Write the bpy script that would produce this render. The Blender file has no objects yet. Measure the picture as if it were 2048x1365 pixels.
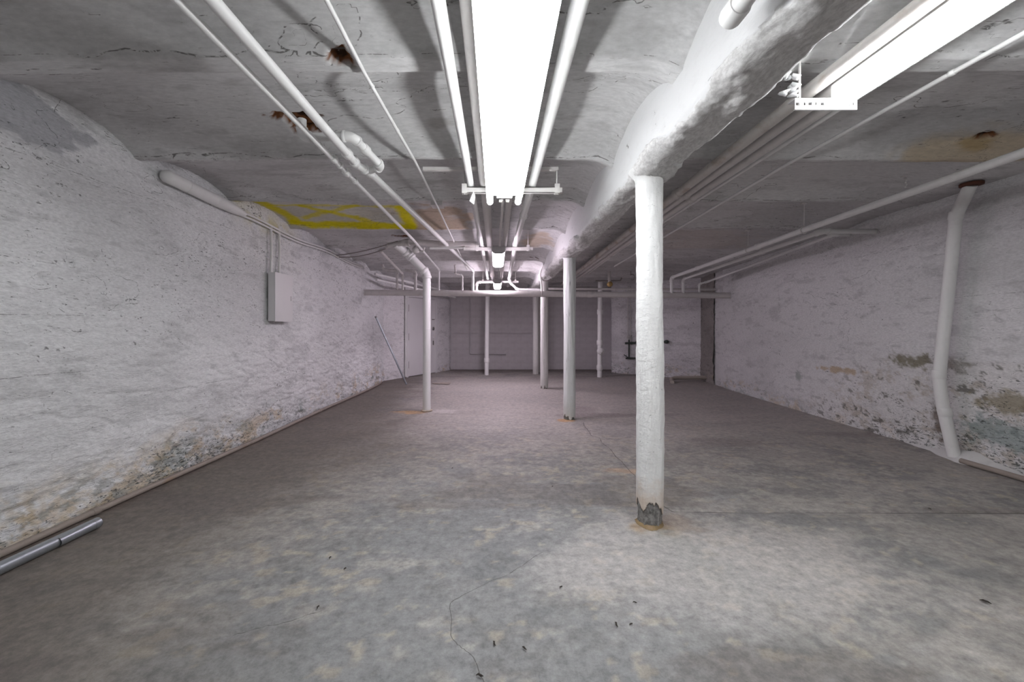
import bpy, math, random
import numpy as np
from mathutils import Vector, Matrix

# ------------------------------------------------------------------ camera
S = bpy.context.scene
COL = S.collection
F, VX, VY, EYE = 820.0, 993.0, 655.0, 1.30       # focal length (px), vanishing point, eye height
cam_d = bpy.data.cameras.new('camera'); cam = bpy.data.objects.new('camera', cam_d); COL.objects.link(cam)
cam.location = (0, 0, EYE); cam.rotation_euler = (math.pi / 2, 0, 0)
cam_d.sensor_width = 36; cam_d.sensor_fit = 'HORIZONTAL'; cam_d.lens = F / 2048 * 36
cam_d.shift_x = (1024 - VX) / 2048; cam_d.shift_y = -(682.5 - VY) / 2048
cam_d.clip_start = 0.02; cam_d.clip_end = 100
S.camera = cam
w = bpy.data.worlds.new('world'); S.world = w; w.use_nodes = True
w.node_tree.nodes['Background'].inputs[0].default_value = (0.02, 0.02, 0.022, 1)
w.node_tree.nodes['Background'].inputs[1].default_value = 0.5
S.view_settings.view_transform = 'Standard'; S.view_settings.look = 'None'
S.view_settings.gamma = 1; S.view_settings.use_curve_mapping = False
S.view_settings.exposure = 1.14
S.cycles.max_bounces = 6; S.cycles.diffuse_bounces = 3; S.cycles.glossy_bounces = 1; S.cycles.use_light_tree = False
TUBE_A, TUBE_B, LENS_C, LENS_D = 14.5, 15.0, 21.0, 31.0     # lamp strengths
COOL = (0.965, 0.985, 1.0); PINK = (1.0, 0.865, 1.0)

rng = random.Random(7)

# ------------------------------------------------------------------ pixel -> place helpers
def P(px, py, Y):
    return Vector(((px - VX) * Y / F, Y, EYE + (VY - py) * Y / F))
def PZ(px, py, Z):
    Y = F * (Z - EYE) / (VY - py); return P(px, py, Y)
def V(*a): return Vector(a)

# ------------------------------------------------------------------ numpy noise
_T = np.random.RandomState(3).rand(8, 256, 256)
def vn(x, y, s=0):
    x = np.asarray(x, float); y = np.asarray(y, float)
    xi = np.floor(x).astype(int); yi = np.floor(y).astype(int); fx = x - xi; fy = y - yi
    fx = fx * fx * (3 - 2 * fx); fy = fy * fy * (3 - 2 * fy); T = _T[s % 8]
    a = T[xi & 255, yi & 255]; b = T[(xi + 1) & 255, yi & 255]; c = T[xi & 255, (yi + 1) & 255]; d = T[(xi + 1) & 255, (yi + 1) & 255]
    return (a * (1 - fx) + b * fx) * (1 - fy) + (c * (1 - fx) + d * fx) * fy
def fbm(x, y, o=4, s=0, g=0.5):
    r = 0; a = 1; t = 0
    for k in range(o):
        r = r + a * vn(x * 2 ** k + 17 * k, y * 2 ** k + 9 * k, s + k); t += a; a *= g
    return r / t - 0.5
def sstep(a, b, x):
    t = np.clip((x - a) / (b - a), 0, 1); return t * t * (3 - 2 * t)

# ------------------------------------------------------------------ node material helper
class NT:
    def __init__(self, name):
        self.m = bpy.data.materials.new(name); self.m.use_nodes = True
        self.t = self.m.node_tree; self.b = self.t.nodes['Principled BSDF']
        self.pos = self.n('ShaderNodeTexCoord').outputs['Object']
    def n(self, ty, **kw):
        x = self.t.nodes.new(ty)
        for k, v in kw.items(): setattr(x, k, v)
        return x
    def put(self, sock, v):
        if isinstance(v, bpy.types.NodeSocket): self.t.links.new(v, sock)
        elif v is not None:
            if isinstance(v, (tuple, list)) and sock.type == 'RGBA' and len(v) == 3: v = (*v, 1)
            sock.default_value = v
    def math(self, op, a, b=None, c=None, clamp=False):
        x = self.n('ShaderNodeMath', operation=op); x.use_clamp = clamp
        for i, v in enumerate((a, b, c)): self.put(x.inputs[i], v)
        return x.outputs[0]
    def vm(self, op, a, b=None, scale=None):
        x = self.n('ShaderNodeVectorMath', operation=op); self.put(x.inputs[0], a)
        if b is not None: self.put(x.inputs[1], b)
        if scale is not None: self.put(x.inputs['Scale'], scale)
        return x.outputs['Value'] if op in ('LENGTH', 'DOT_PRODUCT', 'DISTANCE') else x.outputs[0]
    def sc(self, v, off=(0, 0, 0), rot=(0, 0, 0), src=None):
        x = self.n('ShaderNodeMapping'); self.put(x.inputs[0], src or self.pos)
        x.inputs['Scale'].default_value = v; x.inputs['Location'].default_value = off; x.inputs['Rotation'].default_value = rot
        return x.outputs[0]
    def noise(self, vec=None, scale=1, detail=4, rough=0.5, dist=0):
        x = self.n('ShaderNodeTexNoise'); self.put(x.inputs['Vector'], vec or self.pos)
        x.inputs['Scale'].default_value = scale; x.inputs['Detail'].default_value = detail
        x.inputs['Roughness'].default_value = rough; x.inputs['Distortion'].default_value = dist
        return x.outputs['Fac']
    def rng(self, s, a, b, lo=0.0, hi=1.0, mode='SMOOTHSTEP'):
        x = self.n('ShaderNodeMapRange', interpolation_type=mode); x.clamp = True if mode == 'LINEAR' else x.clamp
        self.put(x.inputs[0], s)
        for i, v in enumerate((a, b, lo, hi)): self.put(x.inputs[i + 1], v)
        return x.outputs[0]
    def mix(self, f, a, b, mode='MIX'):
        x = self.n('ShaderNodeMix', data_type='RGBA', blend_type=mode)
        self.put(x.inputs[0], f); self.put(x.inputs[6], a); self.put(x.inputs[7], b)
        return x.outputs[2]
    def xyz(self):
        x = self.n('ShaderNodeSeparateXYZ'); self.put(x.inputs[0], self.pos); return x.outputs
    def bump(self, h, strength=0.5, dist=0.01, prev=None):
        x = self.n('ShaderNodeBump'); x.inputs['Strength'].default_value = strength; x.inputs['Distance'].default_value = dist
        self.put(x.inputs['Height'], h)
        if prev is not None: self.put(x.inputs['Normal'], prev)
        return x.outputs[0]
    def attr(self, name):
        x = self.n('ShaderNodeAttribute'); x.attribute_name = name; return x.outputs['Fac']
    def crack(self, scale, width, seed, keep=0.5, stretch=(1, 1, 1), dist=0.6):
        """thin wandering lines: where a noise passes its middle value, only in some places"""
        v = self.sc(stretch, (seed, seed * 1.7, -seed))
        a = self.math('ABSOLUTE', self.math('SUBTRACT', self.noise(v, scale, 5, 0.6, dist), 0.5))
        line = self.rng(a, width, width * 0.35)
        m = self.rng(self.noise(v, scale * 0.9, 2), keep, keep + 0.06)
        return self.math('MULTIPLY', line, m)
    def seg(self, pts, src, wd=None):
        """distance to a polyline in the xy plane"""
        best = None
        for (a, b) in zip(pts[:-1], pts[1:]):
            a = Vector((a[0], a[1], 0)); b = Vector((b[0], b[1], 0)); ba = b - a
            pa = self.vm('SUBTRACT', src, tuple(a))
            h = self.math('MULTIPLY', self.vm('DOT_PRODUCT', pa, tuple(ba)), 1 / max(ba.dot(ba), 1e-9), clamp=True)
            d = self.vm('LENGTH', self.vm('SUBTRACT', pa, self.vm('SCALE', tuple(ba), scale=h)))
            best = d if best is None else self.math('MINIMUM', best, d)
        return best
    def out(self, color, rough=0.6, normal=None, metal=0.0):
        self.put(self.b.inputs['Base Color'], color); self.put(self.b.inputs['Roughness'], rough)
        self.put(self.b.inputs['Metallic'], metal)
        if normal is not None: self.put(self.b.inputs['Normal'], normal)
        return self.m

# ------------------------------------------------------------------ materials
def lerp(c, col, amt):
    """blend a colour into an (n, m, 3) array"""
    amt = np.clip(amt, 0, 1)[..., None]; return c * (1 - amt) + np.array(col) * amt
def m_surface(name, chip_scale, grain_scale, stretch, chip_col, line_col, rough=0.72, bump=0.5, bdist=0.006, gamp=0.16, gdet=3, grough=0.65, brk=0.46):
    """limewash or concrete: colour, chip density and crack fields are measured out on the mesh; fine grain is added here"""
    N = NT(name)
    tint = N.n('ShaderNodeAttribute'); tint.attribute_name = 'tint'
    v = N.sc(stretch)
    ch = N.noise(v, chip_scale, 4, 0.72, 0.9); g = N.noise(v, grain_scale, gdet, grough)
    f = N.rng(g, 0.28, 0.72, 1 - gamp, 1 + gamp, 'LINEAR')
    c = N.mix(1.0, tint.outputs['Color'], N.vm('SCALE', (1, 1, 1), scale=f), 'MULTIPLY')
    chips = N.rng(N.math('ADD', ch, N.attr('chip')), 0.0, 0.022)
    c = N.mix(N.math('MULTIPLY', chips, 0.85), c, chip_col)
    ln = N.attr('line')                                  # distance (m) to the nearest crack
    ln = N.rng(N.math('MINIMUM', ln, N.math('ABSOLUTE', N.attr('sline'))), 0.0045, 0.0015)
    ln = N.math('MULTIPLY', ln, N.rng(ch, brk, brk + 0.08))      # cracks come and go
    c = N.mix(N.math('MULTIPLY', ln, 0.8), c, line_col)
    if rough > 0.7: N.b.inputs['Specular IOR Level'].default_value = 0.0        # chalky limewash has no sheen
    return N.out(c, rough, N.bump(g, bump, bdist) if bump else None)

M = {}
M['wall_l'] = m_surface('limewashed_rubble', 52, 75, (1, 0.42, 1.25), (0.07, 0.075, 0.07), (0.12, 0.12, 0.12), 0.72, 0.8, 0.008)
M['wall_b'] = m_surface('limewashed_rubble_back', 36, 60, (0.5, 0.5, 1.0), (0.08, 0.075, 0.07), (0.12, 0.11, 0.11))
def field_lines(a, grad=1.0, keep=None):
    """metre distance to the zero line of a field; where keep is false the line vanishes"""
    d = np.abs(a) / grad
    return d if keep is None else np.where(keep, d, np.maximum(d, 0.02))
def nearest(a, b): return np.where(np.abs(a) < np.abs(b), a, b)
def signed(a, grad, keep):
    d = a / grad; far = np.where(d < 0, -1.0, 1.0) * np.maximum(np.abs(d), 0.02); return np.where(keep, d, far)
def poly_signed(X, Y, pts):
    best = np.full(X.shape, 9.0)
    for (p, q) in zip(pts[:-1], pts[1:]):
        ax, ay, bx, by = p[0], p[1], q[0], q[1]; dx, dy = bx - ax, by - ay
        h = np.clip(((X - ax) * dx + (Y - ay) * dy) / max(dx * dx + dy * dy, 1e-9), 0, 1)
        d = np.hypot(X - ax - dx * h, Y - ay - dy * h) * np.where(dx * (Y - ay) - dy * (X - ax) < 0, -1, 1)
        best = nearest(d, best)
    return best
def dist_poly(X, Y, pts):
    best = np.full(X.shape, 9.0)
    for (p, q) in zip(pts[:-1], pts[1:]):
        ax, ay, bx, by = p[0], p[1], q[0], q[1]; dx, dy = bx - ax, by - ay
        h = np.clip(((X - ax) * dx + (Y - ay) * dy) / max(dx * dx + dy * dy, 1e-9), 0, 1)
        best = np.minimum(best, np.hypot(X - ax - dx * h, Y - ay - dy * h))
    return best
def slope(a, du, dv):
    gu, gv = np.gradient(a, du, dv); return np.maximum(np.hypot(gu, gv), 0.15)

def wall_look(U, Z, Yw, d, du, dz, o):
    """colour, chips and cracks of a limewashed wall; o holds what differs from wall to wall"""
    sd = o.get('seed', 0); base = o.get('base', (0.80, 0.80, 0.80)); top = o.get('damp', 0.45)
    c = np.ones(U.shape + (3,)) * np.array(base)
    f1 = fbm(U * 0.7, Z * 1.1, 4, sd); f2 = fbm(U * 2.6, Z * 7, 5, sd + 1, 0.6); f3 = fbm(U * 6 + 3, Z * 22, 4, sd + 2, 0.6)
    c = lerp(c, np.array(base) * 0.84, sstep(0.0, 0.22, f1) * 0.8)
    c = lerp(c, np.array(base) * 0.70, sstep(0.10, 0.24, f2) * 0.55)
    c = lerp(c, np.array(base) * 0.60, sstep(0.12, 0.24, f3) * 0.45)
    damp = sstep(top, top * 0.15, Z - top * 1.3 * fbm(U * 1.1, Z * 1.2, 4, sd + 3)) * o.get('stain', 1.0)
    c = lerp(c, (0.60, 0.47, 0.31), damp * sstep(0.02, 0.16, fbm(U * 3.2, Z * 5, 5, sd + 4, 0.75)) * 0.7)
    c = lerp(c, (0.30, 0.31, 0.29), damp * sstep(0.08, 0.20, fbm(U * 8 + 7, Z * 13, 4, sd + 5, 0.78)) * 0.75)
    c = lerp(c, (0.24, 0.30, 0.28), damp * sstep(0.12, 0.22, fbm(U * 3.1 + 17, Z * 5, 5, sd + 6, 0.65)) * 0.55)
    clus = fbm(U * 1.4 + 31, Z * 2.0, 4, sd + 7, 0.55)
    dens = o.get('chip', 0.0) + 0.16 * np.clip(clus, -0.3, 0.4) + 0.07 * damp
    lines = np.full(U.shape, 0.02)
    for k, (su, sz, kp) in enumerate(((2.0, 6.0, 0.13), (3.6, 12.0, 0.14), (6.0, 17.0, 0.15), (1.2, 9.0, 0.15), (5.0, 8.0, 0.15))):   # short dark flaked edges
        f = fbm(U * su + 13 * k, Z * sz + 5 * k + 0.8 * U, 4, sd + k, 0.55)
        lines = np.minimum(lines, field_lines(f, slope(f, du, dz), fbm(U * 1.9 + 21 * k, Z * 3.3, 4, sd + k + 1) + o.get('flake', 0.0) + 0.09 * damp > kp) * (0.9 + 0.25 * (k % 2)))
    a = fbm(U * 1.3, Z * 1.9, 5, sd + 2, 0.55)
    sl_ = signed(a, slope(a, du, dz), fbm(U * 0.9 + 5, Z * 1.3, 3, sd + 6) > 0.13) * 1.4
    for k, zz in enumerate(o.get('courses', ())):          # plaster creases running along the wall
        a = Z - zz - 0.05 * fbm(U * 0.5 + k, Z * 0, 3, k) - 0.02 * fbm(U * 3, Z * 2, 3, k + 1)
        sl_ = nearest(signed(a, 1.0, fbm(U * 0.8 + 9 * k, Z * 0 + k, 3, k + 2) > 0.0) * 1.7, sl_)
    if 'extra' in o: c, dens, lines = o['extra'](U, Z, Yw, c, dens, lines)
    return {'tint': c, 'chip': dens - 0.682, 'line': lines, 'sline': sl_}

def look_left(U, Z, Y, c, dens, lines):
    b = sstep(0.52, 0.05, Z - 0.25 * fbm(U * 1.5, Z * 2, 4, 7, 0.65)) * sstep(5.2, 3.4, Y)       # ochre foot of the near wall
    c = lerp(c, (0.62, 0.50, 0.33), b * sstep(-0.10, 0.12, fbm(U * 3 + 40, Z * 5, 5, 1, 0.75)) * 0.7)
    c = lerp(c, (0.34, 0.35, 0.33), b * sstep(0.06, 0.14, fbm(U * 9 + 3, Z * 16, 4, 2, 0.75)) * 0.7)
    c = lerp(c, (0.45, 0.34, 0.18), b * sstep(0.09, 0.16, fbm(U * 5 + 8, Z * 7, 5, 4, 0.75)) * 0.6)
    dens = dens + 0.05 * b
    d = np.hypot((Y - 2.45) * 1.5, (Z - 2.62) * 4.0) + 1.3 * fbm(U * 3, Z * 4, 5, 2, 0.6)
    m = sstep(0.62, 0.56, d); c = lerp(c, (0.40, 0.41, 0.43), m * 0.8)
    m = sstep(2.35, 2.55, Z + 0.3 * fbm(U, Z, 3, 5)) * sstep(0.02, 0.14, fbm(U * 5, Z * 8, 4, 4)) * sstep(2.6, 3.2, Y)
    dens = dens + 0.07 * m
    for (yc, zc, r, a) in ((5.35, 1.66, 0.5, 0.05), (4.0, 1.9, 0.5, 0.05), (7.1, 2.15, 0.45, 0.07), (3.3, 1.35, 0.5, 0.03)):
        dens = dens + a * np.exp(-((Y - yc) ** 2 + (Z - zc) ** 2) / r ** 2)
    y_ = np.exp(-(((Y - 5.0) / 0.5) ** 2 + ((Z - 2.55) / 0.10) ** 2)); c = lerp(c, (0.62, 0.56, 0.22), y_ * 0.6 * sstep(-0.1, 0.15, fbm(U * 6, Z * 8, 3, 1)))
    j = field_lines(Y - 8.235 - 0.04 * fbm(Z * 3, U * 0.2, 3, 2), 1.0, (Z > 1.75) & (Z < 2.45)); lines = np.minimum(lines, j * 0.25)
    return c, dens, lines
def look_right(U, Z, Y, c, dens, lines):
    lv = sstep(1.0, 0.95, Z + 0.05 * fbm(U * 2, Z, 3, 2)) * sstep(7.2, 5.6, Y + Z * 1.6 + 0.8 * fbm(U, Z, 3, 3))
    c = lerp(c, (0.78, 0.765, 0.75), lv * 0.5)
    m = lv * sstep(0.03, 0.16, fbm(U * 4 + 4, Z * 6, 6, 3, 0.8)); c = lerp(c, (0.44, 0.38, 0.30), m * 0.55)
    m = lv * sstep(0.11, 0.17, fbm(U * 9 + 9, Z * 13, 4, 5, 0.8)); c = lerp(c, (0.15, 0.14, 0.12), m * 0.8)
    dens = dens + 0.085 * lv
    for (yc, zc, ry, rz, col, am) in ((4.55, 0.93, 0.35, 0.09, (0.22, 0.20, 0.13), 0.85), (4.15, 0.92, 0.25, 0.08, (0.24, 0.22, 0.19), 0.7), (3.75, 0.32, 0.45, 0.16, (0.25, 0.32, 0.31), 0.7), (4.25, 0.30, 0.12, 0.22, (0.16, 0.12, 0.09), 0.8), (3.6, 0.62, 0.4, 0.10, (0.30, 0.26, 0.17), 0.8), (5.6, 0.72, 0.5, 0.05, (0.50, 0.36, 0.20), 0.7), (6.4, 0.55, 0.10, 0.12, (0.32, 0.36, 0.34), 0.7)):
        e = np.hypot((Y - yc) / ry, (Z - zc) / rz) + 2.2 * fbm(U * 8, Z * 10, 5, 6, 0.8); c = lerp(c, col, sstep(1.0, 0.5, e) * am)
    return c, dens, lines
LOOK = {
    'left': dict(seed=0, base=(0.80, 0.805, 0.81), damp=0.46, chip=0.015, courses=(0.75, 1.02, 1.38, 1.72, 2.08, 2.33), extra=look_left),
    'right': dict(seed=3, base=(0.76, 0.755, 0.76), damp=0.30, chip=-0.02, courses=(1.6, 2.2), extra=look_right, stain=0.8, flake=-0.04),
    'backl': dict(seed=5, base=(0.80, 0.79, 0.80), damp=0.22, chip=0.005),
    'backr': dict(seed=2, base=(0.74, 0.725, 0.74), damp=0.50, chip=0.02),
    'bare': dict(seed=1, base=(0.36, 0.335, 0.32), damp=0.5, chip=0.05),
    'front': dict(seed=1)}

def m_block():
    N = NT('painted_blockwork')
    n = N.noise(None, 5, 3, 0.55)
    c = N.mix(N.rng(n, 0.35, 0.7), (0.62, 0.595, 0.605), (0.55, 0.525, 0.535))
    return N.out(c, 0.6)
M['block'] = m_block()

# ceiling: shallow plastered arches between ribs
RIBS = [-3.6, -2.5, -1.35, -0.2, 0.93, 2.07, 3.23, 4.30, 5.45, 6.6, 7.75, 8.9, 10.05, 11.2, 12.35, 13.5]
def ceil_z(Y, X=0.0):
    Y = np.asarray(Y, float); X = np.asarray(X, float)
    z = np.zeros(np.broadcast(X, Y).shape)
    for a, b in zip(RIBS[:-1], RIBS[1:]):
        t = (Y - a) / (b - a); inside = (t >= 0) & (t < 1)
        h0 = (0.06 if a in (0.93, 2.07) else 0.022) / (b - a); h1 = (0.06 if b in (0.93, 2.07) else 0.022) / (b - a)
        u = np.clip((t - h0) / (1 - h0 - h1), 0, 1)
        rise = 0.155 if a < 2.1 else (0.115 if a < 5 else 0.09)
        z = np.where(inside, rise * np.power(np.clip(4 * u * (1 - u), 0, 1), 0.75), z)
    z = z * (1 - 0.85 * sstep(3.3, 4.5, X))                          # the vaults die out toward the right wall
    drop = 0.10 * np.clip((Y - 5.0) / 4.0, 0, 1)
    cove = 0.07 * sstep(0.68, 0.96, X) ** 2 * sstep(1.30, 1.10, X) ** 2   # plaster swept down onto the beam
    return 2.62 - drop + z - cove
def PC(px, py, dz=0.0):
    Z = 2.66
    for _ in range(30): Z = 0.5 * Z + 0.5 * float(ceil_z(F * (Z - EYE) / (VY - py)))
    p = PZ(px, py, Z); p.z -= dz; return p

M['ceiling'] = m_surface('peeling_ceiling_plaster', 28, 48, (0.38, 1.0, 1.0), (0.14, 0.125, 0.115), (0.11, 0.10, 0.095), 0.72, 0, 0, 0.12)
M['floor'] = m_surface('worn_concrete', 20, 16, (1, 1, 1), (0.07, 0.06, 0.05), (0.06, 0.052, 0.047), 0.66, 0.35, 0.006, 0.42, 6, 0.82, 0.30)

def look_ceiling(X, Y, dx, dy):
    base = np.array((0.67, 0.665, 0.665)); c = np.ones(X.shape + (3,)) * base
    c = lerp(c, base * 0.86, sstep(0.0, 0.2, fbm(X * 0.5, Y * 0.9, 4, 1)))
    c = lerp(c, base * 0.76, sstep(0.06, 0.22, fbm(X * 1.6, Y * 4.5, 5, 2, 0.6)) * 0.6)
    c = lerp(c, base * 0.70, sstep(0.10, 0.22, fbm(X * 4, Y * 13, 4, 3, 0.6)) * 0.5)
    peel = fbm(X * 0.9 + 5, Y * 2.6, 6, 7, 0.6) - 0.125
    c = lerp(c, base * 0.82, sstep(0.0, 0.006, peel) * 0.6)
    lines = np.full(X.shape, 0.02)
    sl_ = signed(peel, slope(peel, dx, dy), fbm(X * 2 + 3, Y * 3, 3, 1) > 0.02) * 1.6
    for k, (sx, sy, kp) in enumerate(((0.6, 1.3, 0.07), (1.4, 3.6, 0.10), (0.35, 2.8, 0.10))):
        f = fbm(X * sx + 3 * k, Y * sy + 7 * k, 5, k, 0.55); kp_ = fbm(X * 0.8 + 11 * k, Y * 1.4, 3, k + 4) > kp
        if k == 0: sl_ = nearest(signed(f, slope(f, dx, dy), kp_), sl_)
        else: lines = np.minimum(lines, field_lines(f, slope(f, dx, dy), kp_) * 1.2)
    for r in RIBS:                                            # broken edges of the rib strips
        for sgn in (-1, 1):
            f = Y - r - sgn * (0.07 if r in (0.93, 2.07) else 0.03) - 0.05 * fbm(X * 0.9, Y * 0.3, 3, 2) - 0.03 * fbm(X * 5, Y * 3, 4, 3)
            sl_ = nearest(signed(f, 1.0, fbm(X * 0.9 + r * 5, Y * 0.2, 4, 5 + sgn) > 0.02) * 1.1, sl_)
    for k, (sx, sy, kp) in enumerate(((2.2, 7.0, 0.15), (3.4, 13.0, 0.17), (1.1, 9.0, 0.15))):     # short dark flakes
        f = fbm(X * sx + 13 * k, Y * sy + 5 * k, 4, k + 3, 0.55)
        near_r = 0.16 * np.exp(-((X - 2.9) / 0.8) ** 2 - ((Y - 2.45) / 0.28) ** 2)
        lines = np.minimum(lines, field_lines(f, slope(f, dx, dy), fbm(X * 1.7 + 21 * k, Y * 3.1, 4, k + 1) + near_r > kp) * 1.0)
    far = sstep(2.6, 5.0, Y)
    dens = -0.015 + 0.055 * far + 0.16 * np.clip(fbm(X * 0.9 + 31, Y * 1.5, 4, 6, 0.55), -0.3, 0.4)
    dens = dens + 0.05 * np.exp(-((X - 2.9) / 0.8) ** 2 - ((Y - 2.5) / 0.35) ** 2)
    def blob(c, p, rx, ry, col, amt, nz=1.4, fs=4.0):
        e = np.hypot((X - p[0]) / rx, (Y - p[1]) / ry) + nz * fbm(X * fs, Y * fs * 1.6, 5, 4, 0.65)
        return lerp(c, col, sstep(1.0, 0.5, e) * amt)
    c = blob(c, PC(868, 436), 0.50, 0.50, (0.50, 0.38, 0.27), 0.75, 2.0, 3.0)
    c = blob(c, PC(1960, 292), 0.75, 0.30, (0.54, 0.44, 0.29), 0.75, 1.4, 2.0)
    c = blob(c, PC(1940, 285), 0.16, 0.10, (0.45, 0.33, 0.16), 0.7)
    c = blob(c, PC(1075, 478), 0.32, 0.30, (0.52, 0.40, 0.28), 0.65, 1.4, 3.0)
    c = blob(c, PC(874, 250), 0.11, 0.10, (0.36, 0.345, 0.335), 0.6)
    c = blob(c, PC(1880, 245), 0.95, 0.30, (0.40, 0.40, 0.40), 0.6, 2.0, 2.2)
    c = blob(c, PC(640, 435), 1.1, 0.55, (0.64, 0.60, 0.45), 0.45, 1.0, 2.0)
    c = blob(c, PC(1400, 480), 0.9, 0.8, (0.56, 0.50, 0.46), 0.5, 1.6, 2.0)
    wx_ = X + 0.10 * fbm(X * 3, Y * 3, 3, 1); wy_ = Y + 0.06 * fbm(X * 3 + 9, Y * 3, 3, 2)
    fz = 0.07 * fbm(X * 11, Y * 14, 4, 3, 0.7)
    def sprayed(c, pts, wd, amt): return lerp(c, (0.72, 0.63, 0.015), sstep(wd, wd * 0.3, dist_poly(wx_, wy_, pts) + fz) * amt)
    q = lambda *pp: [PC(a, b) for a, b in pp]
    c = sprayed(c, q((500, 411), (640, 411), (795, 415)), 0.06, 0.6)
    c = sprayed(c, q((797, 418), (814, 434), (824, 450)), 0.105, 0.95)
    c = sprayed(c, q((824, 451), (700, 450), (585, 449)), 0.095, 0.97)
    c = sprayed(c, [(-2.74, 4.40), (-2.68, 4.9), (-2.58, 5.34)], 0.13, 0.9)
    c = sprayed(c, q((612, 437), (655, 424), (705, 412)), 0.07, 0.75)
    c = sprayed(c, q((600, 412), (655, 424), (742, 443)), 0.07, 0.85)
    hole = np.zeros(X.shape)
    for p, r in ((PC(592, 243), 0.105), (PC(610, 236), 0.07), (PC(803, 474), 0.085), (PC(688, 121), 0.045), (PC(1965, 270), 0.05)):
        e = np.hypot((X - p[0]) / (r * 1.4), (Y - p[1]) / r) + 2.2 * fbm(X * 9, Y * 11, 4, 5, 0.65)
        c = lerp(c, (0.20, 0.085, 0.04), sstep(1.0, 0.92, e)); c = lerp(c, (0.035, 0.02, 0.014), sstep(0.65, 0.4, e)); hole = np.maximum(hole, sstep(1.0, 0.7, e))
    return {'tint': c, 'chip': dens - 0.735, 'line': lines, 'sline': sl_}, peel, hole

def look_floor(X, Y):
    m1 = fbm(X * 0.45, Y * 0.45, 5, 1, 0.55); m2 = fbm(X * 1.7, Y * 2.2, 6, 2, 0.78); m3 = fbm(X * 3.6 + 4, Y * 4.6, 5, 3, 0.8); m4 = fbm(X * 9, Y * 11, 4, 4, 0.6)
    c = np.ones(X.shape + (3,)) * np.array((0.285, 0.268, 0.25))
    c = lerp(c, (0.36, 0.335, 0.31), sstep(-0.1, 0.15, m1))
    e = np.hypot((X - 0.0) / 1.7, (Y - 2.2) / 1.6) + 2.2 * m2; c = lerp(c, (0.215, 0.224, 0.235), sstep(1.1, 0.5, e) * 0.75)
    c = lerp(c, (0.18, 0.185, 0.19), sstep(0.02, 0.14, m2) * 0.6)
    c = lerp(c, (0.19, 0.188, 0.185), sstep(0.04, 0.15, m3) * 0.6)
    c = lerp(c, (0.42, 0.395, 0.36), sstep(0.05, 0.17, fbm(X * 2.3 + 14, Y * 3, 6, 5, 0.8)) * 0.6)
    c = lerp(c, (0.42, 0.37, 0.30), sstep(0.14, 0.20, m4) * 0.6)
    e = np.hypot((X - 1.3) / 1.4, (Y - 2.3) / 0.75) + 1.5 * m2; c = lerp(c, (0.50, 0.475, 0.45), sstep(1.15, 0.3, e) * 0.6)
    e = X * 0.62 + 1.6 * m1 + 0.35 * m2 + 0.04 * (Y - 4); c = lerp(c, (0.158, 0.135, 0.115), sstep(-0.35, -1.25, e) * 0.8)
    sm = fbm(X * 0.8 + 3, Y * 2.6, 5, 6, 0.6); c = lerp(c, (0.15, 0.13, 0.12), sstep(0.06, 0.2, sm) * 0.5)
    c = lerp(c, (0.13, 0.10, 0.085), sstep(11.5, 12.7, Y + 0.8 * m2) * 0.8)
    c = lerp(c, (0.17, 0.13, 0.11), sstep(0.16, 0.02, np.abs(X - wl_x(np.minimum(Y, 9.9))) + 0.2 * m3) * 0.6)
    c = lerp(c, (0.44, 0.405, 0.38), sstep(4.0, 6.0, Y + 1.5 * m2) * sstep(-1.9, -0.9, X + m1) * sstep(11.5, 10, Y) * 0.6)  # far floor painted lighter, standing in for the stronger lamplight there
    def blob(c, p, rx, ry, col, amt, nz=1.6, fs=5.0):
        e = np.hypot((X - p[0]) / rx, (Y - p[1]) / ry) + nz * fbm(X * fs, Y * fs * 1.3, 5, 4, 0.65)
        return lerp(c, col, sstep(1.0, 0.4, e) * amt)
    c = blob(c, (1.0, 2.66), 0.19, 0.13, (0.36, 0.25, 0.13), 0.7); c = blob(c, (1.2, 2.75), 0.2, 0.16, (0.36, 0.30, 0.25), 0.7)
    c = blob(c, (-1.28, 6.28), 0.30, 0.14, (0.50, 0.31, 0.15), 0.8); c = blob(c, (-0.85, 6.35), 0.32, 0.2, (0.56, 0.53, 0.51), 0.7)
    c = blob(c, (0.97, 5.75), 0.15, 0.14, (0.46, 0.27, 0.12), 0.85); c = blob(c, (1.12, 3.72), 0.26, 0.10, (0.52, 0.34, 0.21), 0.55)
    c = blob(c, (1.75, 6.05), 1.2, 0.22, (0.22, 0.19, 0.185), 0.6, 0.8, 1.5); c = blob(c, (1.35, 6.5), 0.35, 0.4, (0.24, 0.20, 0.20), 0.5, 0.8, 1.5)
    fl = lambda px, py: (lambda Yv: ((px - VX) * Yv / F, Yv))(F * EYE / (py - VY))
    wX = X + 0.05 * fbm(X * 5, Y * 5, 4, 1); wY = Y + 0.05 * fbm(X * 5 + 7, Y * 5, 4, 2)
    d1 = 0.8 * poly_signed(wX, wY, [fl(1165, 845), fl(1183, 872), fl(1196, 874), fl(1245, 925), fl(1285, 965)])
    d2 = poly_signed(X, Y + 0.012 * fbm(X * 3, Y * 3, 3, 3), [fl(1318, 1006), fl(1345, 1023), fl(1500, 1025), fl(2300, 1027)]) * 0.8
    d3 = nearest(poly_signed(wX, wY, [fl(1085, 1105), fl(1040, 1135), fl(905, 1200), fl(900, 1270), fl(935, 1310), fl(965, 1365)]), poly_signed(wX, wY, [fl(470, 1270), fl(560, 1250), fl(640, 1225)])) * 2.0
    sl_ = nearest(nearest(d1, d2), d3)
    dens = -0.05 + 0.12 * np.clip(m2, -0.3, 0.3)
    return {'tint': c, 'chip': dens - 0.745, 'line': np.full(X.shape, 0.02), 'sline': sl_}

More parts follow.
